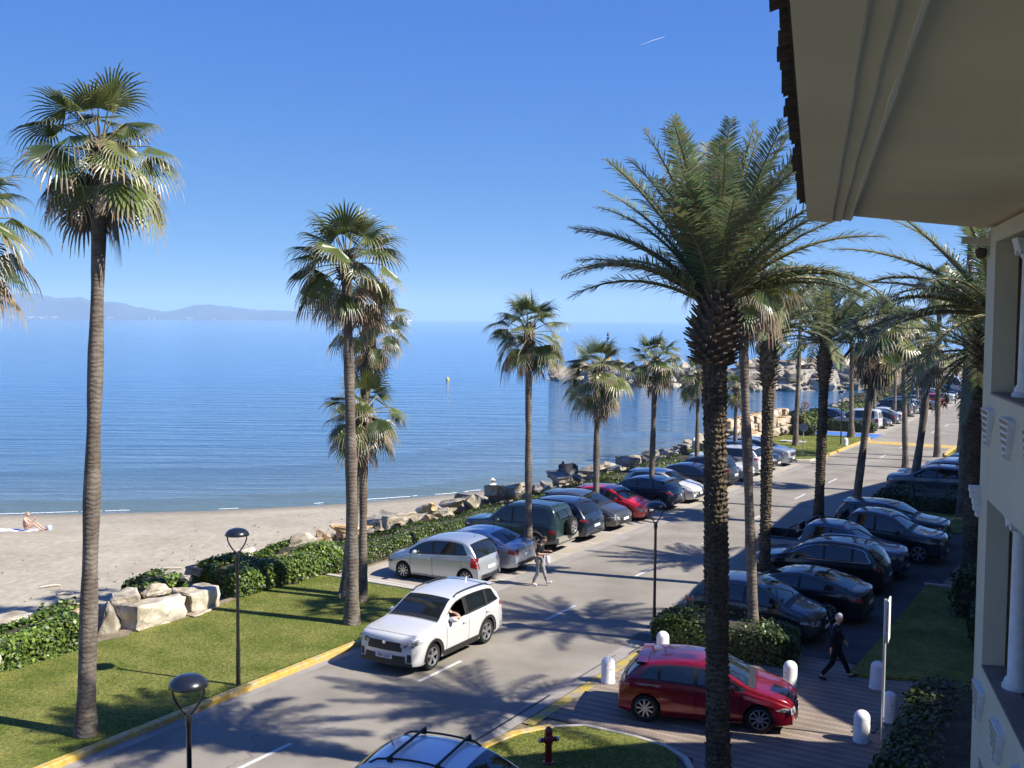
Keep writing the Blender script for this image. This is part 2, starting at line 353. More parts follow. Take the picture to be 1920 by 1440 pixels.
mb.add([RF(s, t, .004) for s, t in [(-.6, 3.66), (5.4, 3.66), (5.4, 4.5), (7.15, 7.4), (7.15, 9.0), (6.1, 9.3), (6.1, 9.7), (9.4, 17), (9.4, 26), (-12, 26), (-12, 8.5), (-3.2, 8.5), (-1.0, 7.7), (-.6, 5)]], [tuple(range(13, -1, -1))])
tag(mb.build('brick_paving', m), kind='structure')
mb = MB(); strip(mb, 5.4, 7.3, 3.63, 7.4, .003); tag(mb.build('pavement', M['gutter']), kind='structure')
# ---------------------------------------------------------------- beach and sea
SEA = -1.8
WL = [(-30, -48.5), (0, -43), (13.9, -38.9), (17.4, -34.4), (21.3, -30.1), (25.9, -26.2), (28.7, -24.4), (33.6, -21.9), (36.6, -20.8), (42, -19.2), (60, -17.5)]
P2 = [Vector(RF(a, b)).to_2d() for a, b in WL]
def wl_dist(x, y):
    best = 1e9; sg = 1
    for i in range(len(P2) - 1):
        a, b = P2[i], P2[i + 1]; d = b - a; L = d.length; d = d / L
        r = Vector((x, y)) - a; u = max(0, min(L, r.dot(d))); q = r - d * u
        if q.length < best: best = q.length; sg = 1 if d.x * r.y - d.y * r.x < 0 else -1
    return best * sg
mb = MB(); rows = []
for i in range(121):
    row = []
    for j in range(61):
        s = -60 + 120 * i / 120; t = -60 + 49 * j / 60
        q = RF(s, t); d = wl_dist(q.x, q.y)
        z = SEA + (.075 * d if d > 0 else .12 * d)
        z = min(z, -1.0 + .05 * vnoise(q.x * .5, q.y * .5)) if d > 0 else z
        z = max(z + (.03 * vnoise(q.x * .8, q.y * .8, 3) if d > 2 else 0), -3.5)
        row.append((q.x, q.y, z))
    rows.append(row)
mb.grid(rows, flip=True)
# wet darker sand close to the waterline by height
nt = M['sand'].node_tree; N = nt.nodes; g = N.new('ShaderNodeNewGeometry'); sz = N.new('ShaderNodeSeparateXYZ'); lk(nt, g.outputs['Position'], sz.inputs[0])
mr = N.new('ShaderNodeMapRange'); mr.inputs['From Min'].default_value = SEA - .02; mr.inputs['From Max'].default_value = SEA + .22; lk(nt, sz.outputs['Z'], mr.inputs['Value'])
mc = N.new('ShaderNodeMix'); mc.data_type = 'RGBA'; lk(nt, mr.outputs[0], mc.inputs['Factor']); mc.inputs['A'].default_value = (.20, .165, .12, 1)
lk(nt, sp.inputs['Base Color'].links[0].from_socket, mc.inputs['B']); lk(nt, mc.outputs['Result'], sp.inputs['Base Color'])
mr2 = N.new('ShaderNodeMapRange'); mr2.inputs['From Min'].default_value = SEA - .02; mr2.inputs['From Max'].default_value = SEA + .12; mr2.inputs['To Min'].default_value = .35; mr2.inputs['To Max'].default_value = .95
lk(nt, sz.outputs['Z'], mr2.inputs['Value']); lk(nt, mr2.outputs[0], sp.inputs['Roughness'])
tag(mb.build('beach', M['sand'], smooth=True), kind='structure')
# sea: one displaced sheet near, long sheet far
m = bpy.data.materials.new('sea_water'); m.use_nodes = True; nt = m.node_tree; N = nt.nodes; p = N['Principled BSDF']
p.inputs['Roughness'].default_value = .08; p.inputs['IOR'].default_value = 1.33
a = N.new('ShaderNodeAttribute'); a.attribute_name = 'shore'
ramp = N.new('ShaderNodeValToRGB'); e = ramp.color_ramp.elements
e[0].position = 0; e[0].color = (.11, .14, .10, 1); e[1].position = 1; e[1].color = (.012, .125, .32, 1)
for pos, c in ((.03, (.085, .125, .14)), (.12, (.045, .115, .19)), (.45, (.016, .12, .285))):
    x = e.new(pos); x.color = c + (1,)
lk(nt, a.outputs['Fac'], ramp.inputs['Fac']); lk(nt, ramp.outputs['Color'], p.inputs['Base Color'])
tc = N.new('ShaderNodeTexCoord')
def wn(scale, stretch, rot, det, dist):
    mp = N.new('ShaderNodeMapping'); mp.inputs['Rotation'].default_value = (0, 0, rot); mp.inputs['Scale'].default_value = (scale, scale * stretch, 1)
    lk(nt, tc.outputs['Object'], mp.inputs['Vector']); n = N.new('ShaderNodeTexNoise'); n.inputs['Scale'].default_value = 1; n.inputs['Detail'].default_value = det; n.inputs['Roughness'].default_value = .55
    lk(nt, mp.outputs[0], n.inputs['Vector']); return n.outputs['Fac']
b1 = N.new('ShaderNodeBump'); b1.inputs['Distance'].default_value = .55; b1.inputs['Strength'].default_value = .65; lk(nt, wn(.07, 7, R(5), 4, 0), b1.inputs['Height'])
b2 = N.new('ShaderNodeBump'); b2.inputs['Distance'].default_value = .07; b2.inputs['Strength'].default_value = .5; lk(nt, wn(.7, 2.5, R(-4), 4, 0), b2.inputs['Height']); lk(nt, b1.outputs[0], b2.inputs['Normal'])
cm = N.new('ShaderNodeMapRange'); cm.inputs['From Min'].default_value = .35; cm.inputs['From Max'].default_value = .9; cm.inputs['To Min'].default_value = 1; cm.inputs['To Max'].default_value = .22; lk(nt, a.outputs['Fac'], cm.inputs['Value'])
for b_, k_ in ((b1, .65), (b2, .5)):          # calmer water further out
    q_ = N.new('ShaderNodeMath'); q_.operation = 'MULTIPLY'; q_.inputs[1].default_value = k_; lk(nt, cm.outputs[0], q_.inputs[0]); lk(nt, q_.outputs[0], b_.inputs['Strength'])
lk(nt, b2.outputs[0], p.inputs['Normal'])
M['sea'] = m
ys = list(np.concatenate([np.linspace(20, 130, 150), np.geomspace(131, 12000, 60)]))
vs = []; fs = []; sh = []
nx = 90
for i, y in enumerate(ys):
    for j in range(nx):
        u = -1.15 + 2.3 * j / (nx - 1); x = u * y
        x = x * 1.0
        d = -wl_dist(x, y) if y < 200 else 150 + y
        z = SEA
        if y < 130:
            k = max(0, min(1, d / 3.0)) * max(0, 1 - y / 130)
            for (dd, am) in ((3.4, .26), (17.5, .30)):
                z += am * k * math.exp(-((d - dd - .8 * math.sin(x * .07 + dd)) / 1.2) ** 2)
            z += .03 * k * vnoise(x * .25, y * 1.1, 5)
        vs.append((x, y, z)); sh.append(max(0, min(1, d / 260)) if y < 200 else min(1, .55 + y / 4000))
for i in range(len(ys) - 1):
    for j in range(nx - 1): fs.append((i * nx + j, i * nx + j + 1, (i + 1) * nx + j + 1, (i + 1) * nx + j))
me = bpy.data.meshes.new('sea'); me.from_pydata(vs, [], fs); me.materials.append(m)
at = me.attributes.new('shore', 'FLOAT', 'POINT'); at.data.foreach_set('value', sh)
me.polygons.foreach_set('use_smooth', [True] * len(fs)); so = bpy.data.objects.new('sea', me); COL.objects.link(so); tag(so, kind='structure')
# foam line
mb = MB(); random.seed(4)
for i in range(2, 8):
    a, b = P2[i], P2[i + 1]; L = (b - a).length; n = int(L / .25)
    for k in range(n):
        q = a + (b - a) * (k / n); nrm = Vector((-(b - a).y, (b - a).x)).normalized()
        if vnoise(q.x * .6, q.y * .6, 9) + .35 * random.random() < .22: continue
        off = .35 + .25 * math.sin(q.x * .5) + random.uniform(-.06, .06); wd = random.uniform(.006, .028)
        dv = (b - a).normalized() * .16
        c = q + nrm * off
        mb.add([(c.x - dv.x - nrm.x * wd, c.y - dv.y - nrm.y * wd, SEA + .035), (c.x + dv.x - nrm.x * wd, c.y + dv.y - nrm.y * wd, SEA + .035), (c.x + dv.x + nrm.x * wd, c.y + dv.y + nrm.y * wd, SEA + .05), (c.x - dv.x + nrm.x * wd, c.y - dv.y + nrm.y * wd, SEA + .05)], [(0, 1, 2, 3)])
tag(mb.build('sea_foam', pmat('foam', (.75, .75, .73), .8)), kind='stuff')
# ---------------------------------------------------------------- far mountains (real ridges across the bay)
M['hill'] = pmat('mountain', (.030, .045, .040), .95, var=.25, vscale=.004, col2=(.055, .06, .05), mscale=.002)
def ridge(name, pts, y0, depth, seed):
    # pts: bearing (x/y), height in metres
    mb = MB(); rows = []; n = 140
    us = [q[0] for q in pts]; hs_ = [q[1] for q in pts]
    for j in range(9):
        f = j / 8; row = []
        for i in range(n):
            u = us[0] + (us[-1] - us[0]) * i / (n - 1); h = float(np.interp(u, us, hs_))
            prof = math.sin(min(1, f / .75) * math.pi / 2) ** 1.2 if f <= .75 else 1 - (f - .75) * 1.5
            y = y0 + depth * f + 160 * math.sin(u * 40 + seed)
            z = SEA - 3 + (h * prof) * (1 + .05 * vnoise(u * 260, f * 5, seed) * (1 if f > .1 else 0)) + 5 * vnoise(u * 500, f * 8, seed) * f
            row.append((u * y, y, z))
        rows.append(row)
    mb.grid(rows); return tag(mb.build(name, M['hill'], smooth=True), kind='structure')
HK = 7500 / 2000.0
def hp(l): return [((x - 960) / 2000, (601 - .0068 * (960 - x) + 2 - y) * HK) for x, y in l]
ridge('mountains', hp([(-260, 560), (-120, 548), (-40, 556), (20, 545), (45, 541), (80, 547), (110, 553), (150, 553), (175, 560), (220, 563), (260, 572), (300, 580), (340, 590), (370, 597)]), 7100, 1600, 1)
ridge('mountains', hp([(200, 596), (290, 586), (330, 577), (365, 567), (400, 566), (430, 569), (470, 576), (510, 577), (560, 580), (640, 588), (720, 598)]), 7700, 1600, 4)
mb = MB(); random.seed(8)
for k in range(22):
    x = random.choice([random.uniform(0, 110), random.uniform(60, 200), random.uniform(180, 420)]); u = (x - 960) / 2000
    y = 7060 + 160 * math.sin(u * 40 + 1) + random.uniform(0, 120); wd = random.uniform(5, 20)
    mb.box((u * y, y, SEA + 5 + random.uniform(0, 9)), (wd, 12, random.uniform(3, 6)))
o = mb.build('distant_town', pmat('distant_white_wall', (.7, .68, .64), .8)); tag(o, 'line of tiny white buildings along the far shore under the mountains', 'distant town', kind='stuff')
# ================================================================ ROCKS, IVY, HEDGES
def stone_mat(name, a, b):
    m = pmat(name, a, .9, spec=.2, col2=b, mscale=1.4, detail=8, var=.34, vscale=4, bump=.075, bscale=4.5, objvar=.22, mlo=.4, mhi=.62)
    nt = m.node_tree; N = nt.nodes; p = N['Principled BSDF']
    # dark cracks
    tc = N['Texture Coordinate']; nd = N.new('ShaderNodeTexNoise'); nd.inputs['Scale'].default_value = 2; nd.inputs['Detail'].default_value = 4; lk(nt, tc.outputs['Object'], nd.inputs['Vector'])
    mx = N.new('ShaderNodeVectorMath'); mx.operation = 'MULTIPLY_ADD'; mx.inputs[1].default_value = (.7, .7, .7); lk(nt, nd.outputs['Color'], mx.inputs[0]); lk(nt, tc.outputs['Object'], mx.inputs[2])
    v = N.new('ShaderNodeTexVoronoi'); v.feature = 'DISTANCE_TO_EDGE'; v.inputs['Scale'].default_value = 1.3; lk(nt, mx.outputs[0], v.inputs['Vector'])
    mr = N.new('ShaderNodeMapRange'); mr.inputs['From Max'].default_value = .02; mr.inputs['To Min'].default_value = .5; lk(nt, v.outputs['Distance'], mr.inputs['Value'])
    mc = N.new('ShaderNodeMix'); mc.data_type = 'RGBA'; mc.blend_type = 'MULTIPLY'; mc.inputs['Factor'].default_value = 1
    lk(nt, p.inputs['Base Color'].links[0].from_socket, mc.inputs['A']); cb = N.new('ShaderNodeCombineColor')
    for i in range(3): lk(nt, mr.outputs[0], cb.inputs[i])
    lk(nt, cb.outputs[0], mc.inputs['B']); lk(nt, mc.outputs['Result'], p.inputs['Base Color'])
    return m
M['stone'] = stone_mat('cream_limestone', (.31, .26, .185), (.48, .43, .34))
M['stone_o'] = stone_mat('tan_limestone', (.42, .27, .13), (.50, .43, .33))
M['stone_g'] = stone_mat('grey_limestone', (.17, .155, .135), (.31, .28, .235))
def rock_mesh(name, seed, dims=(1, .75, .55), n=15, block=False):
    rnd = random.Random(seed); bm = bmesh.new()
    for i in range(n):
        while True:
            p = Vector((rnd.uniform(-1, 1), rnd.uniform(-1, 1), rnd.uniform(-1, 1)))
            if block:
                p = Vector([max(-.8, min(.8, q * 1.35)) for q in p]); break
            if .6 < p.length < 1.08: break
        bm.verts.new((p.x * dims[0] * .5, p.y * dims[1] * .5, p.z * dims[2] * .5))
    if block:
        for sx in (-1, 1):
            for sy in (-1, 1):
                for sz in (-1, 1): bm.verts.new((sx * dims[0] * .5 * rnd.uniform(.75, .98), sy * dims[1] * .5 * rnd.uniform(.75, .98), sz * dims[2] * .5 * rnd.uniform(.75, .98)))
    r = bmesh.ops.convex_hull(bm, input=bm.verts[:])
    bmesh.ops.delete(bm, geom=[v for v in bm.verts if not v.link_faces], context='VERTS')
    bmesh.ops.bevel(bm, geom=bm.edges[:], offset=.035, segments=1, profile=.6, affect='EDGES', clamp_overlap=True)
    bmesh.ops.triangulate(bm, faces=bm.faces[:])
    bmesh.ops.subdivide_edges(bm, edges=[e for e in bm.edges if e.calc_length() > .22], cuts=2, use_grid_fill=True)
    for v in bm.verts:
        c = v.co * 4.3; k = .05 * (math.sin(c.x * 2.3 + seed) * math.cos(c.y * 3.1 + seed * .5) + math.sin(c.z * 4 + c.x + seed) * .6 + rnd.uniform(-.3, .3))
        v.co += v.co.normalized() * k
    me = bpy.data.meshes.new(name); bm.to_mesh(me); bm.free()
    me.polygons.foreach_set('use_smooth', [True] * len(me.polygons)); me.set_sharp_from_angle(angle=R(28))
    me.materials.append(M['stone']); return me
ROCKS = [rock_mesh('boulder', 11 + i, (1, random.Random(i).uniform(.65, .9), random.Random(i + 5).uniform(.5, .75)), 13) for i in range(9)]
BLOCKS = [rock_mesh('boulder', 41 + i, (1, .72, .6), 7, True) for i in range(5)]
def rock(me, loc, size, rot, mat, label, group=None, sq=(1, 1, 1)):
    o = bpy.data.objects.new('boulder', me); COL.objects.link(o); o.location = loc
    o.scale = (size * sq[0], size * sq[1], size * sq[2]); o.rotation_euler = rot
    if mat: o.material_slots[0].link = 'OBJECT'; o.material_slots[0].material = M[mat]
    return tag(o, label, 'boulder', group)
rnd = random.Random(3)
# near boulders behind the lawn, one by one: s, t, z, size, block?, yaw, mat, label, squash
NEAR = [
 (-6.45, -9.55, .25, 1.75, 1, .3, 'stone_o', 'orange stained square boulder at the left end of the ivy, cut by the photo edge', (1, 1, 1.15)),
 (-1.75, -9.95, .26, 1.5, 0, 1.0, 'stone', 'tall pale boulder just right of the nearest tall palm trunk', (1.1, .9, 1.5)),
 (-.3, -9.75, .34, 1.65, 1, .05, 'stone', 'biggest long cream boulder on the lawn edge with dark gap beneath', (1.25, .95, .95)),
 (1.45, -9.75, .34, 1.25, 1, -.1, 'stone', 'square cream boulder butting against the cut end of the long ivy hedge', (1.0, 1.1, 1.2)),
 (1.2, -9.3, .05, .9, 1, .2, 'stone', 'low flat stone slab on the lawn edge below the square boulder', (1.5, .7, .4)),
 (.2, -9.15, .02, .45, 0, .9, 'stone_o', 'small tan stone wedged under the biggest boulder', (1, 1, 1)),
 (-.9, -9.2, .0, .4, 0, .4, 'stone', 'little pale stone in the soil strip left of the biggest boulder', (1.4, 1, .7)),
 (.7, -10.7, .72, 1.15, 0, .4, 'stone', 'angular pale boulder stacked behind the square boulder', (1.2, 1, .8)),
 (-.5, -10.7, .62, 1.3, 1, .9, 'stone', 'slanting pale boulder stacked behind the biggest boulder', (1.2, .9, .75)),
 (-1.9, -11.1, .5, 1.2, 0, .3, 'stone_o', 'tan tinged boulder behind the tall pale one', (1.1, 1, .8)),
 (1.9, -10.9, .8, .9, 0, 1.3, 'stone', 'flat cream stone at the head of the long ivy hedge', (1.3, 1, .6)),
 (3.3, -11.6, .75, .9, 1, .3, 'stone', 'pale stone showing above the back of the ivy hedge, first of two', (1.4, 1, .6)),
 (5.4, -11.8, .75, 1.0, 1, .5, 'stone', 'pale stone showing above the back of the ivy hedge, second of two', (1.4, 1, .6)),
 (-4.9, -11.9, .35, 1.3, 1, .1, 'stone', 'pale flat boulder peeping over the near ivy beside the tall trunk', (1.3, .9, .7)),
 (-2.7, -11.6, .45, 1.1, 0, .7, 'stone', 'small pale boulder wedged just behind the tallest palm trunk', (1.2, 1, .8)),
 (-6.9, -11.9, .1, 1.0, 0, .5, 'stone', 'pale boulder at the left photo edge behind the ivy', (1.2, 1, .8)),
 (-3.8, -12.0, .20, 1.9, 1, .2, 'stone', 'long smooth pale boulder behind the near ivy, beach side', (1.25, .8, .8)),
 (-5.4, -12.6, -.1, 1.6, 0, .6, 'stone_g', 'grey pale boulder far left behind the near ivy by the beach', (1, 1, 1)),
 (-1.3, -12.1, .25, 1.6, 0, .4, 'stone', 'flat topped boulder with small ivy between palm trunk and beach', (1.2, 1, .9)),
 (.9, -11.9, .35, 1.4, 0, 1.6, 'stone', 'rounded cream boulder directly behind the biggest long boulder', (1, 1, 1)),
 (2.6, -12.2, .2, 1.3, 0, .8, 'stone_g', 'dark pointed boulder at beach edge left of the long ivy hedge', (1, 1, 1.2)),
 (4.2, -12.7, .1, 1.2, 0, 2.3, 'stone_g', 'dark triangular rock at the beach edge behind the ivy', (1, 1, 1.2)),
 (4.4, -11.2, .75, 1.5, 1, .3, 'stone', 'thin flat stone slab lying on top of the long ivy hedge', (1.2, .8, .35)),
 (5.9, -10.0, .72, .95, 1, .2, 'stone_o', 'small square stone poking out of the ivy hedge face', (1, 1, 1)),
]
for s, t, z, sz, bl, ya, mt, lab, sq in NEAR:
    rock((BLOCKS if bl else ROCKS)[rnd.randrange(5)], RF(s, t, z), sz, (rnd.uniform(-.12, .12), rnd.uniform(-.12, .12), ROAD_ANG + ya), mt, lab, sq=sq)
ORD = ['first', 'second', 'third', 'fourth', 'fifth', 'sixth', 'seventh', 'eighth', 'ninth', 'tenth', 'eleventh', 'twelfth', 'thirteenth', 'fourteenth', 'fifteenth', 'sixteenth', 'seventeenth', 'eighteenth', 'nineteenth']
def ordw(n):
    if n <= 19: return ORD[n - 1]
    t, u = divmod(n, 10); return (['', '', 'twentieth', 'thirtieth', 'fortieth', 'fiftieth'][t] if u == 0 else ['', '', 'twenty', 'thirty', 'forty', 'fifty'][t] + '-' + ORD[u - 1])
def number(L, fmt):
    by = {}
    for o, key, pos in L: by.setdefault(key, []).append((pos, o))
    for key, l in by.items():
        for i, (p_, o) in enumerate(sorted(l, key=lambda q: q[0])): o['label'] = fmt % (ordw(i + 1), key)
def rubble(name, pts, seed, label):
    r_ = random.Random(seed); mb = MB()
    src = []
    for me in ROCKS[:4]: src.append(([v.co.copy() for v in me.vertices], [tuple(p.vertices) for p in me.polygons]))
    for (p, sz) in pts:
        vs, fs = src[r_.randrange(4)]; q = Matrix.Rotation(r_.uniform(0, 6), 3, 'Z') @ Matrix.Rotation(r_.uniform(-.6, .6), 3, 'X'); mb.add([Vector(p) + q @ (v * sz) for v in vs], fs)
    o = mb.build(name, M['stone'], None, smooth=True, sharp=28); return tag(o, label, 'rubble', kind='stuff')
CN = {'stone': 'cream', 'stone_g': 'grey', 'stone_o': 'tan'}
# rock armour along the shore
def armour(s0, s1, n, t0, t1, zf, size, label, group, mats, seed, sqz=.8):
    r = random.Random(seed); L = []
    for i in range(n):
        s = s0 + (s1 - s0) * (i + r.random()) / n; t = r.uniform(t0, t1)
        t = t1 + (t0 - t1) * (i % 3) / 2.0 + r.uniform(-.35, .35); mt = r.choice(mats)
        o = rock((ROCKS + BLOCKS)[r.randrange(14)], RF(s, t, zf(t) + r.uniform(-.08, .15)), r.uniform(*size), (r.uniform(-.3, .3), r.uniform(-.3, .3), r.uniform(0, 6.3)), mt, label, group, sq=(r.uniform(1, 1.35), 1, r.uniform(sqz * .7, sqz * 1.2)))
        L.append((o, CN[mt] + ' boulder' + (', hedge side', ', middle', ', sea side')[i % 3], s))
    number(L, '%s %s of the ' + label + ', from near end')
    rubble('rubble', [(RF(r.uniform(s0, s1), t, zf(t) - .15), r.uniform(.45, 1.1)) for t in [r.uniform(t0, t1) for _ in range(n * 3)]], seed, 'small stones filling the ' + label)
armour(7.0, 24, 34, -14.0, -10.9, lambda t: .92 + (t + 10.9) * .42, (.8, 1.7), 'beach bank', 'boulders between the hedge and the beach', ['stone', 'stone', 'stone_g', 'stone_o', 'stone'], 5)
armour(24, 52, 40, -14.0, -10.8, lambda t: .80 + (t + 10.8) * .46, (.8, 1.8), 'sea bank', 'boulders between the hedge and the sea', ['stone', 'stone', 'stone_g', 'stone_g', 'stone'], 6)
armour(52, 76, 24, -14.6, -12.3, lambda t: .5 + (t + 12.3) * .42, (.9, 1.8), 'far lawn bank', 'boulders beside the far lawn', ['stone', 'stone', 'stone_o'], 7)
armour(76, 134, 38, -17.0, -11.8, lambda t: .6 + (t + 11.6) * .30, (1.1, 2.2), 'inlet bank', 'boulders on the inlet bank', ['stone', 'stone', 'stone_o'], 8)
# stacked block wall by the far lawn
r = random.Random(12)
for row in range(3):
    for k in range(8):
        rock(BLOCKS[r.randrange(5)], RF(52.6 + k * 1.9 + row * .7, -10.4 - row * .35 + r.uniform(-.1, .1), .35 + row * .62), r.uniform(1.7, 2.1), (r.uniform(-.06, .06), r.uniform(-.06, .06), ROAD_ANG + r.uniform(-.1, .1)), r.choice(['stone_o', 'stone', 'stone_o']), '%s block from the near end in the %s course of the stacked tan stone wall' % (ordw(k + 1), ('bottom', 'middle', 'top')[row]), 'stacked wall blocks', sq=(1, .8, .62))
# breakwater: core + boulders
BW = [(6.5, 199), (12, 190), (21, 180), (28, 173), (36, 168.5), (46, 169), (57, 173), (70, 182), (85, 195), (102, 212), (118, 226)]
mb = MB(); rows = []
for i, (x, y) in enumerate(BW):
    a = Vector(BW[max(0, i - 1)]); b = Vector(BW[min(len(BW) - 1, i + 1)]); d = (b - a).normalized(); n = Vector((-d.y, d.x))
    h = min(1.0, .2 + i * .3); c = Vector((x, y)) + n * 5
    rows.append([(c.x + n.x * k, c.y + n.y * k, z) for k, z in ((-6, -3), (-3.2, -1.0), (-1.0, 1.5 * h), (1.5, 1.6 * h), (6, -3))])
mb.grid(rows); tag(mb.build('breakwater_core', M['stone_g']), 'rubble core under the boulders of the sea breakwater', 'breakwater')
r = random.Random(77); LB = []; RB = []
for i in range(len(BW) - 1):
    a = Vector(BW[i]); b = Vector(BW[i + 1]); L = (b - a).length; d = (b - a) / L; n = Vector((-d.y, d.x)); h = min(1.0, .42 + i * .22)
    nn_ = max(2, int(L / 3.0)) if i < 8 else 2
    for row in range(3):
        for q in range(nn_):
            u = (q + r.random()) / nn_ * L; off = (.6, 2.9, 5.2)[row] + r.uniform(-.5, .5); z = (-1.5, -1.5 + 1.9 * h, -1.5 + 3.5 * h)[row] + r.uniform(-.2, .3)
            c = a + d * u + n * off; mt = r.choice(['stone', 'stone', 'stone_g', 'stone'])
            o = rock((ROCKS + BLOCKS)[r.randrange(14)], (c.x, c.y, z), r.uniform(2.6, 4.4), (r.uniform(-.6, .6), r.uniform(-.6, .6), r.uniform(0, 6.3)), mt, 'x', 'breakwater boulders'); LB.append((o, CN[mt] + ' boulder, ' + ('waterline', 'middle', 'top')[row] + ' row', c.x))
    for q in range(int(L * 2)):
        k = r.random(); c = a + d * r.random() * L + n * (.2 + 5.5 * k); RB.append(((c.x, c.y, -1.7 + 3.5 * h * min(1, k * 1.3)), r.uniform(.8, 1.8)))
number(LB, '%s %s of the breakwater, from beacon end')
rubble('rubble', RB, 3, 'smaller stones wedged between the breakwater boulders')
# ---------------------------------------------------------------- leafy masses
M['leafc'] = pmat('leaf', (1, 1, 1), .45, spec=.45, attr=True, trans=.22)
M['twig'] = pmat('twig_core', (.045, .04, .022), .95, var=.3, vscale=6, bump=.05, bscale=8)
def leafy(name, poly_or_box, h, n, leaf, cols, seed, label, cat, z0=0.0, lump=.16, flat=0.0, group=None, rot=None):
    """poly_or_box: (s0,s1,t0,t1); leaves cover the lumpy surface of a box of height h"""
    s0, s1, t0, t1 = poly_or_box; rn = random.Random(seed); L, W = s1 - s0, abs(t1 - t0); t0 = min(t0, t1)
    root = empty(name, RF((s0 + s1) / 2, t0 + W / 2, z0), ROAD_ANG if rot is None else rot, label, cat, group)
    # local x along s, local y = -t
    def surf(u, v):
        x = (u - .5) * L; e = lambda a, k: (1 - abs(2 * a - 1) ** k) ** (1 / k)
        # v 0..1 goes over: side, top, side
        ang = math.pi * v; cy = -math.cos(ang); sy = math.sin(ang)
        p = .38
        y = math.copysign(abs(cy) ** p, cy) * W / 2; z = h * abs(sy) ** p
        k = e(u, 9)
        lm = 1 + lump * vnoise(x * 1.6 + seed, v * 5 + seed, seed)
        nrm = Vector((0, cy, sy)); 
        return Vector((x, y * k * lm, z * (k * .6 + .4 if .02 < u < .98 else k) * lm)), nrm
    core = MB(); rows = []
    for i in range(int(L * 3) + 3):
        u = i / (int(L * 3) + 2); rows.append([surf(u, j / 10)[0] * .93 for j in range(11)])
    core.grid(rows, flip=True)
    core.add(rows[0], [tuple(range(11))]); core.add(rows[-1], [tuple(range(10, -1, -1))])
    core.build('branches', M['twig'], root)
    mb = MB()
    for i in range(n):
        if rn.random() < .12 * W / max(L, .1) + .04:   # end caps
            u = rn.choice((0.003, .997)) ; v = rn.random(); P, nr = surf(.03 if u < .5 else .97, v); P = Vector((P.x, P.y * rn.random() ** .5, P.z * rn.random() ** .7)); nr = Vector((-1 if u < .5 else 1, 0, 0))
        else:
            v = rn.random(); v = v + .12 * math.sin(2 * math.pi * v) * 0
            P, nr = surf(rn.random(), v)
        P = P + nr * rn.uniform(-.06, .07) + Vector((rn.gauss(0, .03), rn.gauss(0, .03), rn.gauss(0, .03)))
        if P.z < .02: P.z = .02 + rn.random() * .08
        a = (nr + Vector((rn.gauss(0, .55), rn.gauss(0, .55), rn.gauss(.25, .5)))).normalized()
        b = a.cross(Vector((rn.gauss(0, 1), rn.gauss(0, 1), rn.gauss(0, 1)))).normalized(); c = a.cross(b)
        l = leaf * rn.uniform(.6, 1.3)
        cl = cols[min(len(cols) - 1, int(rn.random() ** 1.0 * len(cols)))]; k = rn.uniform(.75, 1.25) * (1 + .35 * vnoise(P.x * 2.2 + seed, P.y * 2 + P.z * 2.5, seed))
        mb.add([P - b * l * .5, P + c * l * .42, P + b * l * .55, P - c * l * .42], [(0, 1, 2, 3)], 0, (cl[0] * k, cl[1] * k, cl[2] * k))
    mb.build('leaves', M['leafc'], root, attr=True)
    return root
IVY = [(.07, .125, .012), (.12, .185, .018), (.19, .25, .035), (.05, .09, .012), (.03, .06, .012), (.10, .15, .02)]
HED = [(.05, .08, .016), (.05, .08, .018), (.07, .10, .02), (.028, .045, .012), (.09, .11, .03)]
leafy('ivy_bush', (-5.6, -2.7, -9.5, -11.1), .82, 7000, .11, IVY, 1, 'bright green ivy mound beside the nearest tall palm trunk, left of the bare boulders', 'ivy')
leafy('ivy_bush', (-13, -7.4, -9.4, -11.4), .8, 3500, .12, IVY, 2, 'ivy ground cover left of the orange stained boulder', 'ivy')
leafy('ivy_bush', (-6.8, -3.0, -9.2, -10.0), .2, 1500, .10, IVY, 3, 'low ivy creeping along the lawn edge in front of the orange stained boulder', 'ivy')
leafy('ivy_bush', (2.9, 8.0, -9.35, -11.6), 1.0, 15000, .105, IVY, 4, 'long ivy covered hedge behind the lawn, right of the bare boulders', 'ivy', lump=.2)
leafy('ivy_bush', (.6, 2.2, -11.0, -12.4), .8, 1800, .11, IVY, 5, 'dark ivy clump draped over boulders near the beach', 'ivy')
leafy('ivy_bush', (-2.9, -1.5, -10.9, -11.7), .75, 500, .13, IVY, 6, 'small ivy sprigs on the flat topped boulder', 'ivy')
leafy('hedge', (7.2, 14.4, -9.2, -10.6), .72, 12000, .08, HED + IVY[:2], 7, 'green hedge behind the silver cars, nearest length', 'hedge', lump=.12)
leafy('hedge', (14.2, 20.5, -9.2, -10.5), .62, 9000, .08, HED + IVY[:2], 8, 'green hedge behind the dark off-roader, between ivy and boulders', 'hedge', lump=.16)
leafy('hedge', (20.6, 30.5, -9.1, -10.5), .5, 9000, .09, HED + IVY[:3], 9, 'green hedge behind the red and navy hatchbacks', 'hedge', lump=.2)
leafy('hedge', (30.8, 47.5, -9.1, -10.7), .5, 6500, .13, HED + IVY[:3], 10, 'low leafy hedge behind the white cars near the sea', 'hedge', lump=.25)
leafy('hedge', (66.8, 72.0, -8.7, -11.6), 1.4, 3500, .17, HED + IVY[:3], 11, 'loose bright bush at the head of the blue parking bay', 'hedge', lump=.25)
leafy('hedge', (69.2, 70.3, -3.9, -8.4), .95, 2600, .10, HED[:4], 12, 'neatly clipped dark hedge between the blue bay and the white van', 'hedge', lump=.04)
leafy('hedge', (72.5, 92, -9.2, -11.2), .9, 4200, .18, HED + IVY[:3], 13, 'rough green bush strip behind the white van and far cars', 'hedge', lump=.3)
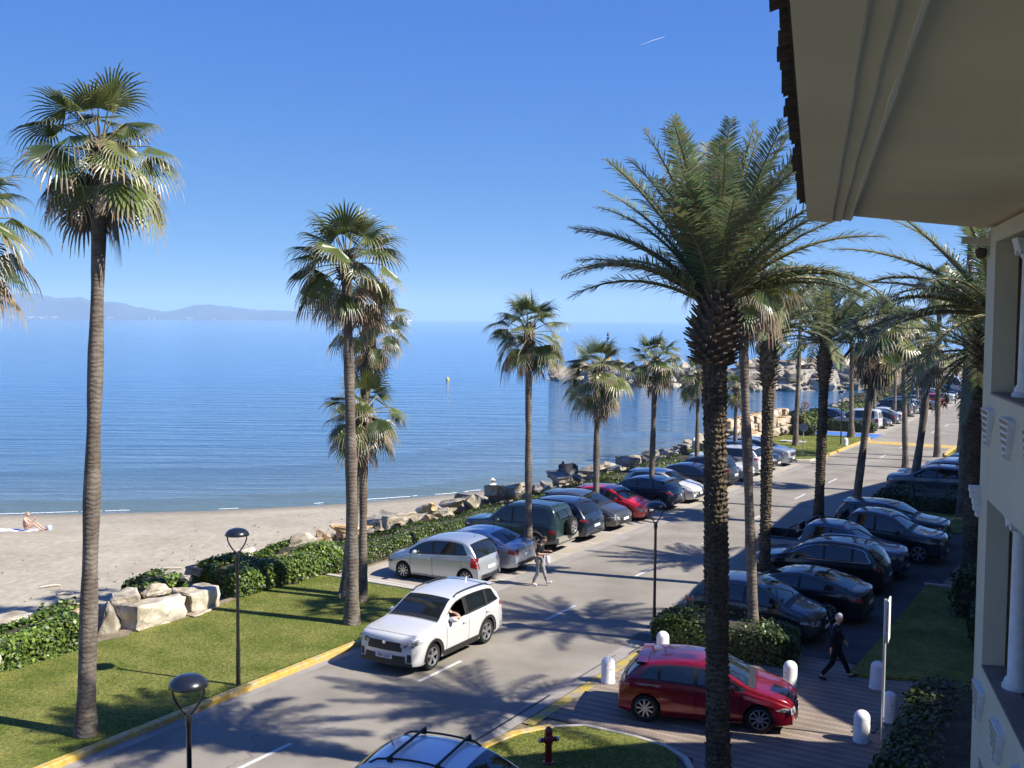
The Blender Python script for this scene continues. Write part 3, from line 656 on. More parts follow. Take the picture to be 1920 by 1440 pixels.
leafy('hedge', (92, 131, -9.2, -12.0), 1.3, 4500, .24, HED + [(.12, .11, .05)], 14, 'scrubby olive bush strip behind the farthest parked cars', 'hedge', lump=.35)
leafy('hedge', (63.2, 64.6, -7.4, -9.4), .9, 900, .12, HED[:4], 15, 'small dark clipped bush under the round prohibition sign', 'hedge', lump=.05)
leafy('hedge', (5.75, 7.2, 3.75, 7.75), .85, 8200, .085, HED + IVY[:1], 16, 'clipped hedge behind the glossy red hatchback, beside the lamp post', 'hedge', lump=.10)
leafy('hedge', (13.5, 14.6, 4.0, 6.6), .62, 2600, .09, HED + IVY[:1], 17, 'short hedge piece between the black saloon and black estate', 'hedge', lump=.1)
leafy('hedge', (32.3, 35.8, 4.0, 9.2), .85, 5200, .12, HED[:4], 18, 'shaded hedge between dark off-roaders and blue-grey SUV', 'hedge', lump=.15)
leafy('hedge', (-1.5, 4.4, 11.3, 14.2), 1.05, 7500, .10, HED, 19, 'big shaded hedge beside the building wall at the lower right', 'hedge', lump=.12)
leafy('shrub', (9.5, 12.6, 11.6, 14.4), 1.3, 3500, .12, HED[:4], 20, 'round dark shrub on the shaded lawn beside the building, nearer one', 'shrub', lump=.15)
leafy('shrub', (13.2, 16.6, 10.6, 13.6), 1.5, 3500, .12, HED[:4], 21, 'round dark shrub on the shaded lawn behind the white sign post', 'shrub', lump=.15)
leafy('hedge', (57, 75, 4.6, 6.2), .9, 3000, .16, HED + IVY[:2], 22, 'green hedge on the right roadside beyond the speed hump', 'hedge', lump=.15)
# ================================================================ PALMS
M['leafp'] = pmat('palm_leaf', (1, 1, 1), .36, spec=.6, attr=True, trans=.3)
def trunk_mat(name, a, b, ring, bump):
    m = pmat(name, a, .92, spec=.15, col2=b, mscale=2.2, detail=7, var=.2, vscale=9, mlo=.4, mhi=.6)
    nt = m.node_tree; N = nt.nodes; p = N['Principled BSDF']; tc = N['Texture Coordinate']
    w_ = N.new('ShaderNodeTexWave'); w_.wave_type = 'BANDS'; w_.bands_direction = 'Z'; w_.inputs['Scale'].default_value = ring; w_.inputs['Distortion'].default_value = 7; w_.inputs['Detail'].default_value = 3; w_.inputs['Detail Scale'].default_value = 1.6
    lk(nt, tc.outputs['Object'], w_.inputs['Vector'])
    n = N.new('ShaderNodeTexNoise'); n.inputs['Scale'].default_value = 1; n.inputs['Detail'].default_value = 4
    mp = N.new('ShaderNodeMapping'); mp.inputs['Scale'].default_value = (26, 26, 2.2); lk(nt, tc.outputs['Object'], mp.inputs['Vector']); lk(nt, mp.outputs[0], n.inputs['Vector'])
    ad = N.new('ShaderNodeMath'); ad.operation = 'ADD'; lk(nt, w_.outputs['Fac'], ad.inputs[0]); lk(nt, n.outputs['Fac'], ad.inputs[1])
    bp = N.new('ShaderNodeBump'); bp.inputs['Distance'].default_value = bump; lk(nt, ad.outputs[0], bp.inputs['Height']); lk(nt, bp.outputs[0], p.inputs['Normal'])
    mr = N.new('ShaderNodeMapRange'); mr.inputs['To Min'].default_value = .92; mr.inputs['To Max'].default_value = 1.05; lk(nt, w_.outputs['Fac'], mr.inputs['Value'])
    mc = N.new('ShaderNodeMix'); mc.data_type = 'RGBA'; mc.blend_type = 'MULTIPLY'; mc.inputs['Factor'].default_value = 1
    lk(nt, p.inputs['Base Color'].links[0].from_socket, mc.inputs['A']); cb = N.new('ShaderNodeCombineColor')
    for i in range(3): lk(nt, mr.outputs[0], cb.inputs[i])
    lk(nt, cb.outputs[0], mc.inputs['B']); lk(nt, mc.outputs['Result'], p.inputs['Base Color'])
    return m
M['trunk'] = trunk_mat('fan_palm_bark', (.125, .10, .078), (.19, .16, .128), 2.9, .007)
M['trunk_d'] = trunk_mat('date_palm_bark', (.095, .075, .05), (.15, .115, .075), 3.0, .03)
M['boot'] = pmat('palm_boot', (.10, .075, .05), .95, spec=.1, col2=(.19, .145, .10), mscale=5, var=.3, vscale=12, bump=.02, bscale=18)
M['stalk'] = pmat('leaf_stalk', (.16, .15, .05), .6, col2=(.22, .17, .07), mscale=4)
def seg_leaf(mb, P0, d, L, w0, side, nrm, col, tip, g, rn, nseg=3, fold=.35):
    """one leaf segment: narrow strip folded lengthwise, drooping with g"""
    pts = []; p = P0.copy(); dd = d.copy()
    for i in range(nseg + 1):
        pts.append(p.copy()); dd = (dd + Vector((0, 0, -g * (i + .3) / nseg))).normalized(); p = p + dd * (L / nseg)
    ws = [w0, w0 * .85, w0 * .5, 0.004][:nseg + 1] if nseg == 3 else [w0, w0 * .6, .004]
    vs = []
    for q, w_ in zip(pts, ws):
        vs += [q - side * w_, q + nrm * (w_ * fold), q + side * w_]
    for i in range(len(pts) - 1):
        a = i * 3; t = i / max(1, len(pts) - 2)
        c = tuple(col[k] * (1 - t) + tip[k] * t for k in range(3))
        mb.add([vs[a], vs[a + 1], vs[a + 4], vs[a + 3]], [(0, 1, 2, 3)], 0, c)
        mb.add([vs[a + 1], vs[a + 2], vs[a + 5], vs[a + 4]], [(0, 1, 2, 3)], 0, c)
def fan_leaf(mb, st, O, az, el, lp, rb, rn, age, lod):
    d = Vector((math.cos(az) * math.cos(el), math.sin(az) * math.cos(el), math.sin(el)))
    pts = [O]; dd = d.copy(); p = O.copy(); sag = .10 + .22 * age
    for i in range(4):
        p = p + dd * (lp / 4); dd = (dd + Vector((0, 0, -sag * .5))).normalized(); pts.append(p.copy())
    st.tube(pts, [.026, .02, .017, .015, .012], n=4, mat=0, cap=False)
    bend = rn.uniform(.15, .45) + .35 * age
    dd = (dd + Vector((0, 0, -bend))).normalized()
    s = dd.cross(Vector((0, 0, 1)));
    if s.length < .1: s = Vector((math.sin(az), -math.cos(az), 0))
    s.normalize(); n = s.cross(dd).normalized()
    tw = rn.gauss(0, .3); s2 = s * math.cos(tw) + n * math.sin(tw); n = n * math.cos(tw) - s * math.sin(tw); s = s2
    k = 13 if lod == 0 else (9 if lod == 1 else 6); span = R(rn.uniform(78, 118))
    base = [(.060, .085, .022), (.095, .120, .028), (.14, .165, .04), (.20, .215, .06)][min(3, int(rn.random() ** 1.2 * 4))]
    if age > .8 and rn.random() < .75: base = (.23, .17, .10)
    v = rn.uniform(.8, 1.2); base = tuple(q * v for q in base); tan = (.50, .40, .27)
    dry = max(0, min(1, age * 1.7 + .05 + rn.gauss(0, .2)))
    da = span / k; wob = rn.uniform(0, .22); ph = rn.uniform(0, 6)
    for i in range(-k, k + 1):
        a = i * da; f = abs(i) / k
        sd = (dd * math.cos(a) + s * math.sin(a) - n * (.30 * math.sin(abs(a)) + wob * math.sin(a * 2 + ph)) + n * .06).normalized()
        sw = (s * math.cos(a) - dd * math.sin(a)).normalized(); nn = sw.cross(sd)
        L = rb * (1 - .22 * f ** 2) * rn.uniform(.78, 1.12); r1 = rb * (1 - .25 * f ** 2) * rn.uniform(.40, .48)
        w1 = r1 * math.tan(da / 2) * 1.02
        P0 = p.copy(); P1 = p + sd * r1; pl = .4 * w1
        c = tuple(q * rn.uniform(.9, 1.1) for q in base)
        # joined, pleated inner part
        P1 = P1 + Vector((0, 0, -.05 * rb * age))
        mb.add([P0, P1 - sw * w1 - nn * pl, P1 + nn * pl, P1 + sw * w1 - nn * pl], [(0, 1, 2), (0, 2, 3)], 0, c)
        tipc = tuple(c[q] * (1 - dry) + tan[q] * dry * rn.uniform(.7, 1.1) for q in range(3))
        seg_leaf(mb, P1, sd, (L - r1), w1 * .9, sw, nn, c, tipc, .42 + 1.25 * age * rn.uniform(.6, 1.3) + .35 * rn.random(), rn, nseg=3 if lod < 2 else 2)
def crown_fan(heart, Rr, nl, seed, lod, parent, dead=8, low=-48, elmax=82):
    rn = random.Random(seed); mb = MB(); st = MB()
    for i in range(nl):
        f = (i + .5) / nl; el = R(elmax - (elmax - low) * f ** .85 + rn.gauss(0, 5)); az = i * 2.39996 + rn.gauss(0, .25)
        age = max(0, f - .12 + rn.gauss(0, .07)); k = .62 + .38 * min(1, f * 2.2)
        O = heart + Vector((math.cos(az) * .06, math.sin(az) * .06, .25 * (1 - f) - .28 * f))
        fan_leaf(mb, st, O, az, el, Rr * .56 * k * rn.uniform(.85, 1.15), Rr * .54 * rn.uniform(.85, 1.15) * (.8 + .2 * k), rn, min(1, age), lod)
    c = mb.build('crown', M['leafp'], parent, attr=True)
    st.build('leaf_stalks', M['stalk'], c)
    if dead:
        mb = MB()
        st2 = MB()
        for i in range(dead):
            az = i * 2.39996 + rn.gauss(0, .3); O = heart + Vector((math.cos(az) * .12, math.sin(az) * .12, -.35 - .35 * rn.random()))
            fan_leaf(mb, st2, O, az, R(rn.uniform(-62, -78)), Rr * .42, Rr * .5 * rn.uniform(.8, 1.1), rn, 1.0, lod)
        mb.c = [(.17 * q, .125 * q, .085 * q) for q in [rn.uniform(.5, 1.3) for _ in mb.f]]
        mb.v += []; mb.build('dead_leaves', M['leafp'], parent, attr=True)
        st2.build('dead_leaf_stalks', M['boot'], parent)
def path_pts(a, b, n, bow=0.0, bdir=(1, 0)):
    out = []
    for i in range(n + 1):
        t = i / n; k = math.sin(math.pi * t) * bow
        out.append(a.lerp(b, t) + Vector((bdir[0] * k, bdir[1] * k, 0)))
    return out
def fan_palm(base, heart, r0, r1, Rr, label, seed, lod=0, nl=34, dead=2, flare=1.45, bow=0.0, group='fan palms', low=-36, neck=.75, skirt=0):
    base = Vector(base); heart = Vector(heart); rn = random.Random(seed)
    root = empty('fan_palm', base, 0, label, 'palm tree', group); h = heart - base
    top = h - Vector((0, 0, neck * .75)); n = 36
    pts = path_pts(Vector((0, 0, -.1)), top, n, bow); rad = []
    for i in range(n + 1):
        t = i / n; z = pts[i].z
        r = r0 + (r1 - r0) * t ** .8 + r0 * (flare - 1) * math.exp(-max(0, z) / .55) + .012 * math.sin(z * 2.3 + seed) + rn.uniform(-.006, .006)
        rad.append(r)
    mb = MB(); mb.tube(pts, rad, n=18 if lod < 2 else 10); mb.build('trunk', M['trunk'], root, smooth=True, sharp=60)
    # fibrous neck with old leaf bases
    mb = MB(); nk = [(r1 * 1.0, 0), (r1 * 1.45, neck * .15), (r1 * 1.7, neck * .45), (r1 * 1.5, neck * .75), (r1 * .7, neck * 1.1)]
    mb.lathe(nk, tuple(top - Vector((0, 0, .05))), n=14)
    for i in range(26 if lod < 2 else 12):
        az = i * 2.4; z = neck * rn.uniform(.05, .9); r = r1 * 1.4; o = top + Vector((math.cos(az) * r, math.sin(az) * r, z))
        e = o + Vector((math.cos(az) * .12, math.sin(az) * .12, rn.uniform(-.05, .28)))
        mb.tube([o, (o + e) / 2 + Vector((0, 0, -.02)), e], [.05, .035, .012], n=4)
    mb.build('fibrous_neck', M['boot'], root)
    crown_fan(h - Vector((0, 0, .05)), Rr, nl, seed * 7 + 1, lod, root, dead=dead + skirt, low=low)
    return root
def date_frond(mb, st, O, az, e0, L, bend, rn, nl, ll, lw, col, dry=0.0, droop=.25):
    p = O.copy(); N_ = 16; pts = [p.copy()]; dirs = []
    hz = Vector((math.cos(az), math.sin(az), 0)); sidew = rn.gauss(0, .12)
    for i in range(N_):
        t = i / N_; e = e0 - bend * (t ** 1.25); a2 = az + sidew * t
        d = Vector((math.cos(a2) * math.cos(e), math.sin(a2) * math.cos(e), math.sin(e))); dirs.append(d); p = p + d * (L / N_); pts.append(p.copy())
    dirs.append(dirs[-1])
    st.tube(pts[::2], [.038 * (1 - i / 8) ** .7 * min(1.2, L / 3) + .005 for i in range(9)], n=4, cap=False)
    for k in range(nl):
        t = .13 + .87 * (k + rn.random() * .5) / nl; f = t * N_; i = min(N_ - 1, int(f)); q = pts[i].lerp(pts[i + 1], f - i); d = dirs[i]
        s = d.cross(Vector((0, 0, 1)))
        if s.length < .05: s = Vector((math.sin(az), -math.cos(az), 0))
        s.normalize(); n = s.cross(d)
        l = ll * (math.sin(math.pi * min(1, .16 + .80 * t)) ** .55) * rn.uniform(.85, 1.1)
        for sg in (-1, 1):
            fw = .55 + .5 * t
            a = (s * sg * 1.0 + d * fw + n * rn.uniform(-.15, .75)).normalized()
            c = tuple(x * rn.uniform(.75, 1.25) for x in col)
            if t > .93 and rn.random() < .06 + dry or rn.random() < dry: c = (.28, .215, .12)
            b = a.cross(n).normalized() * lw; g = Vector((0, 0, -1)) * (droop * l)
            nn = a.cross(b).normalized()
            q1 = q + a * (l * .5) - Vector((0, 0, droop * l * .25)); q2 = q + a * l + g
            mb.add([q - b * .5, q + b * .5, q1 + b, q1 - b, q2], [(0, 1, 2, 3), (3, 2, 4)], 0, c)
def date_palm(base, heart, rt, rb, blen, L, label, seed, nf=60, nl=52, lod=0, ll=.45, lw=.014, scales=True, emax=86, emin=-18, azs=None, extra=(), group='date palms', bendk=1.0, col=None, clear=None):
    base = Vector(base); heart = Vector(heart); rn = random.Random(seed)
    root = empty('date_palm', base, 0, label, 'palm tree', group); h = heart - base
    top = h - Vector((0, 0, blen)); n = 40; pts = path_pts(Vector((0, 0, -.1)), top, n)
    rad = [rt * (1 + .25 * math.exp(-max(0, p.z) / .4) + .04 * math.sin(p.z * 1.7 + seed)) for p in pts]
    mb = MB(); mb.tube(pts, [r * .93 for r in rad], n=16)
    if scales:
        z = .1; row = 0; cnt = 14 if lod == 0 else 9; dz = .105 if lod == 0 else .17
        while z < top.z - .05:
            c = Vector((0, 0, 0)).lerp(top, z / top.z); r = rt * (1 + .25 * math.exp(-z / .4) + .04 * math.sin(z * 1.7 + seed))
            for k in range(cnt):
                a = 2 * math.pi * (k + .5 * (row % 2)) / cnt + rn.gauss(0, .09); wd = math.pi * r / cnt * rn.uniform(.8, 1.15); o = Vector((math.cos(a), math.sin(a), 0)); s = Vector((-math.sin(a), math.cos(a), 0))
                hgt = dz * rn.uniform(.8, 1.15); out = rn.uniform(.004, .034) * (rt / .22)
                P = c + Vector((0, 0, z)) - Vector((0, 0, c.z))
                vb = [P + o * (r * .9) - s * wd, P + o * (r * .9) - Vector((0, 0, hgt * .75)), P + o * (r * .9) + s * wd, P + o * (r + out) + Vector((0, 0, hgt * .55)) + s * wd * .35, P + o * (r + out) + Vector((0, 0, hgt * .55)) - s * wd * .35, P + o * (r * .86) + Vector((0, 0, hgt * .75))]
                mb.add(vb, [(0, 1, 4), (1, 3, 4), (1, 2, 3), (3, 5, 4), (0, 4, 5), (2, 5, 3)])
            z += dz; row += 1
    mb.build('trunk', M['trunk_d'], root)
    # bulge of cut leaf bases
    mb = MB(); pr = [(rt, -.05), (rb * .78, blen * .12), (rb, blen * .38), (rb * .97, blen * .55), (rb * .6, blen * .85), (rb * .3, blen * 1.0)]
    mb.lathe([(r * .86, z_) for r, z_ in pr], tuple(top), n=16)
    nb = 190 if lod == 0 else 90
    for i in range(nb):
        f = i / nb; az = i * 2.39996; z = blen * f * .98; r = float(np.interp(z, [q[1] for q in pr], [q[0] for q in pr]))
        o = Vector((math.cos(az), math.sin(az), 0)); s = Vector((-math.sin(az), math.cos(az), 0)); P = top + Vector((0, 0, z)) + o * r * .8
        up = .25 + .75 * f; ln = rn.uniform(.14, .26) * (rb / .42); e = P + (o * (1.05 - .5 * f) + Vector((0, 0, up))).normalized() * ln
        w_ = .055 * (rb / .42) * rn.uniform(.8, 1.2); q = Vector((0, 0, .03))
        mb.add([P - s * w_ * 1.3, P + s * w_ * 1.3, e + s * w_ * .7, e - s * w_ * .7, P - s * w_ - q * 2 - o * .02, P + s * w_ - q * 2 - o * .02, e + s * w_ * .6 - q, e - s * w_ * .6 - q],
               [(0, 1, 2, 3), (5, 4, 7, 6), (0, 3, 7, 4), (1, 5, 6, 2), (3, 2, 6, 7)])
    mb.build('leaf_base_bulge', M['boot'], root)
    mb = MB(); st = MB(); col0 = col or (.16, .20, .10)
    fr = []
    for i in range(nf):
        f = (i + .5) / nf; e0 = R(emax - (emax - emin) * f ** 1.15 + rn.gauss(0, 5)); az = i * 2.39996 + rn.gauss(0, .2)
        if clear is not None and abs((math.degrees(az) - clear + 180) % 360 - 180) < 62: e0 = max(e0, R(54 + 12 * rn.random()))
        fr.append((az, e0, L * (1.0 - .16 * f) * (.85 + .15 * min(1, f * 4)) * rn.uniform(.88, 1.08), (R(16) + R(52) * f) * bendk * rn.uniform(.7, 1.25)))
    fr += [(R(a), R(e), l, R(b)) for a, e, l, b in extra]
    for i, (az, e0, l, bd) in enumerate(fr):
        v = rn.uniform(.8, 1.25); yl = rn.random() ** 2
        c = (col0[0] * v * (1 + .45 * yl), col0[1] * v * (1 + .25 * yl), col0[2] * v)
        O = h + Vector((math.cos(az) * .14, math.sin(az) * .14, -.3 * i / len(fr)))
        date_frond(mb, st, O, az, e0, l, bd, rn, nl, ll, lw, c, dry=.015 if e0 > 0 else .08)
    c = mb.build('crown', M['leafp'], root, attr=True); st.build('frond_stems', M['stalk'], c)
    return root
D_ = date_palm; F_ = fan_palm
import os
# --- left side of the road
F_((-10.3, 20.0, 0), (-10.55, 20.0, 10.9), .17, .12, 1.9, 'fan palm at the left photo edge, only its drooping right fronds showing', 1, nl=36)
F_((-9.25, 22.75, .08), (-8.72, 22.75, 12.75), .20, .135, 1.88, 'tallest fan palm standing on the near lawn at the left', 2, nl=36, flare=1.35, dead=2, low=-44)
F_((-4.73, 31.38, .08), (-4.86, 31.3, 10.85), .21, .13, 1.95, 'fan palm on the lawn beside the white SUV, taller front one of three', 3, nl=38, flare=1.4, bow=.05)
F_((-5.45, 34.74, .08), (-4.65, 34.7, 9.2), .19, .15, 1.6, 'dark trunked fan palm right behind the lawn palm, its crown merging on the right', 4, nl=24, dead=6, neck=1.4)
F_((-4.8, 34.02, .08), (-4.72, 34.0, 6.25), .15, .12, 1.6, 'short fan palm behind the lawn palm, crown at half its height', 5, nl=30)
F_(RF(13.1, -4.5), (.62, 40.3, 8.75), .15, .115, 1.72, 'fan palm rising between the silver saloon and the dark off-roader', 6, nl=32, neck=1.2)
F_((3.9, 48.7, 0), (3.9, 48.7, 6.85), .17, .12, 1.95, 'fan palm rising between the grey and the bright red hatchbacks', 7, nl=34, dead=6, low=-55)
F_((7.07, 53.63, 0), (7.2, 53.6, 7.2), .16, .12, 1.75, 'fan palm standing by the bright red and navy hatchbacks', 8, nl=32, lod=1)
F_((10.53, 60.37, 0), (10.55, 60.3, 6.1), .13, .10, 1.6, 'slim fan palm just left of the big date palm trunk, among white and navy cars', 9, lod=1, nl=26)
F_((14.43, 68.47, 0), (14.4, 68.4, 4.9), .13, .11, 1.25, 'small fan palm just right of the big date palm trunk, by the sea', 10, lod=1, nl=22)
F_((18.31, 75.44, 0), (18.2, 75.4, 8.6), .17, .13, 1.8, 'smooth fan palm behind the silver SUV, left of a close pair', 11, lod=1, nl=26)
F_((20.0, 82.0, 0), (20.3, 82, 9.6), .17, .13, 1.8, 'smooth fan palm behind the silver SUV, right of a close pair', 12, lod=2, nl=26)
F_((20.89, 78.14, .08), (21.1, 78.1, 11.2), .18, .13, 1.9, 'tall straight fan palm on the far lawn behind the round sign', 13, lod=1, nl=30)
F_((26.93, 84.2, .08), (26.7, 84.1, 10.6), .20, .14, 2.1, 'flared trunk fan palm on the far lawn beside the white bollard', 14, lod=1, nl=28, dead=16, flare=1.9)
F_((30.83, 90.6, 0), (30.9, 90.6, 9.6), .20, .14, 2.0, 'fan palm in front of the white van', 15, lod=2, nl=26, dead=8)
F_(RF(80.5, -4.6), RF(80.5, -4.6, 9.4), .18, .13, 2.0, 'fan palm behind the white van among the far cars', 16, lod=2, nl=24)
F_(RF(93, -4.9), RF(93.2, -4.9, 8.8), .18, .13, 1.9, 'fan palm among the far cars beside the white hatchback', 17, lod=2, nl=24)
F_(RF(106, -6.5), RF(106, -6.5, 5.6), .2, .16, 1.9, 'short bushy fan palm among the farthest cars near the boulders', 18, lod=2, nl=22)
# --- right side of the road
F_((6.85, 29.4, 0), (6.28, 29.4, 10.6), .15, .12, 1.9, 'leaning smooth fan palm rising from the clipped hedge behind the red hatchback', 20, nl=32, dead=3)
F_((15.3, 47.3, 0), (16.15, 47.3, 8.9), .19, .15, 2.2, 'fan palm beside the dark pick-up with a heavy skirt of dead leaves', 21, lod=1, nl=32, dead=46, low=-60)
F_((25.01, 67.25, 0), (24.6, 67.2, 8.7), .19, .14, 1.9, 'fan palm on the right roadside before the speed hump, left one', 22, lod=1, nl=28, dead=14)
F_((21.6, 57.1, 0), (22.3, 57.0, 7.9), .22, .17, 1.8, 'dark crooked fan palm in front of the blue-grey SUV, tan fronds on top', 23, lod=1, nl=24, dead=22, bow=.1)
F_((29.19, 72.75, 0), (29.0, 72.7, 11.8), .20, .14, 2.0, 'tall grey fan palm on the right roadside nearest the speed hump', 24, lod=1, nl=28)
F_((29.55, 70.02, 0), (29.9, 70.0, 10.6), .19, .14, 2.0, 'fan palm on the right roadside behind the parked SUVs', 25, lod=1, nl=26)
F_((21.3, 50.0, 0), (21.35, 50.0, 17.0), .21, .15, 2.2, 'very tall fan palm near the building, crown hidden above the eaves', 26, lod=1, nl=28)
# --- date palms
D_((3.93, 19.5, 0), (3.70, 19.5, 9.75), .215, .45, 1.35, 3.38, 'big date palm with rough dark trunk and shaggy bulge in front of the red car', 31, nf=56, nl=76, ll=.58, lw=.015, emin=26, bendk=.95, extra=[(176, 40, 2.75, 70), (188, 28, 2.7, 62), (165, 50, 2.9, 50), (5, 32, 3.1, 75), (-12, 36, 3.2, 85), (20, 40, 3.1, 75)], clear=270)
D_((8.75, 36.3, 0), (8.7, 36.2, 9.0), .19, .36, 2.0, 2.4, 'date palm with thick shaggy neck beside the leaning fan palm, by the black estate car', 32, nf=44, nl=42, lod=1, lw=.024, emin=18)
D_((13.9, 47.81, 0), (14.0, 47.8, 8.5), .215, .40, 2.0, 3.3, 'date palm with dark trunk at the right kerb, edge of the building shade', 33, nf=50, nl=44, lod=1, lw=.026, emin=5)
D_((16.4, 37.58, 0), (16.45, 37.6, 8.4), .30, .46, 2.4, 3.4, 'thick trunked date palm beside the building corner with a hanging frond', 34, nf=46, nl=44, lod=1, lw=.024, emin=-45)
D_((10.05, 21.5, 0), (9.75, 21.5, 9.6), .22, .42, 1.4, 3.6, 'date palm hidden behind the building corner, long fronds arching left under the eaves', 35, nf=34, nl=64, ll=.52, lw=.015, emin=-10, extra=[(172, 42, 3.5, 95), (185, 25, 3.6, 80), (160, 10, 3.3, 60), (200, 35, 3.0, 80)])
D_((14.6, 28.0, 0), (14.6, 28.0, 12.0), .22, .42, 1.4, 3.2, 'date palm outside the photo to the right whose fronds shade the road', 36, nf=46, nl=40, lod=1, lw=.02)
# ================================================================ CARS
def paint(name, col, metal=.0, rough=.28):
    M[name] = pmat(name, col, rough, metal=metal, spec=.5, coat=1.0); return M[name]
paint('p_white', (.53, .53, .515)); paint('p_silver', (.46, .50, .52), .55, .32); paint('p_silver2', (.40, .45, .52), .55, .32)
paint('p_red', (.52, .012, .018)); paint('p_deepred', (.20, .003, .012), .25, .22); paint('p_white_lit', (.80, .80, .80)); paint('p_navy', (.012, .022, .045), .2); paint('p_black', (.008, .009, .011), .1)  # white brightened to stand in for sun on a shaded car roof
paint('p_grey', (.075, .078, .075), .4); paint('p_green', (.022, .045, .042), .2); paint('p_bluegrey', (.085, .115, .15), .4); paint('p_lgrey', (.26, .26, .27), .5)
paint('p_dgrey', (.04, .045, .05), .4); paint('p_beige', (.30, .27, .20), .3); paint('p_mblue', (.05, .085, .14), .4)
M['glass'] = pmat('car_glass', (.010, .013, .014), .03, spec=.9)
M['rubber'] = pmat('tyre_rubber', (.022, .022, .021), .85, spec=.2)
M['plastic'] = pmat('black_trim', (.017, .017, .017), .55)
M['beige_clad'] = pmat('beige_cladding', (.30, .28, .235), .45, metal=.2)
M['rim'] = pmat('alloy_rim', (.52, .52, .51), .3, metal=.75)
M['chrome'] = pmat('chrome', (.75, .75, .75), .12, metal=1)
M['lampc'] = pmat('headlamp_lens', (.52, .53, .54), .12, spec=.9, metal=.35, col2=(.12, .12, .13), mscale=9, mlo=.45, mhi=.6)
M['lampr'] = pmat('tail_lamp_lens', (.30, .008, .012), .15, spec=.8)
M['plate'] = pmat('plate_white', (.62, .63, .64), .5)
M['ink'] = pmat('black_ink', (.01, .01, .01), .6)
M['dark'] = pmat('wheel_well_black', (.006, .006, .006), .95, spec=.05)
def smooth_line(pts, it=2):
    for _ in range(it):
        q = [pts[0]]
        for a, b in zip(pts[:-1], pts[1:]):
            q += [(a[0] * .75 + b[0] * .25, a[1] * .75 + b[1] * .25), (a[0] * .25 + b[0] * .75, a[1] * .25 + b[1] * .75)]
        q.append(pts[-1]); pts = q
    return pts
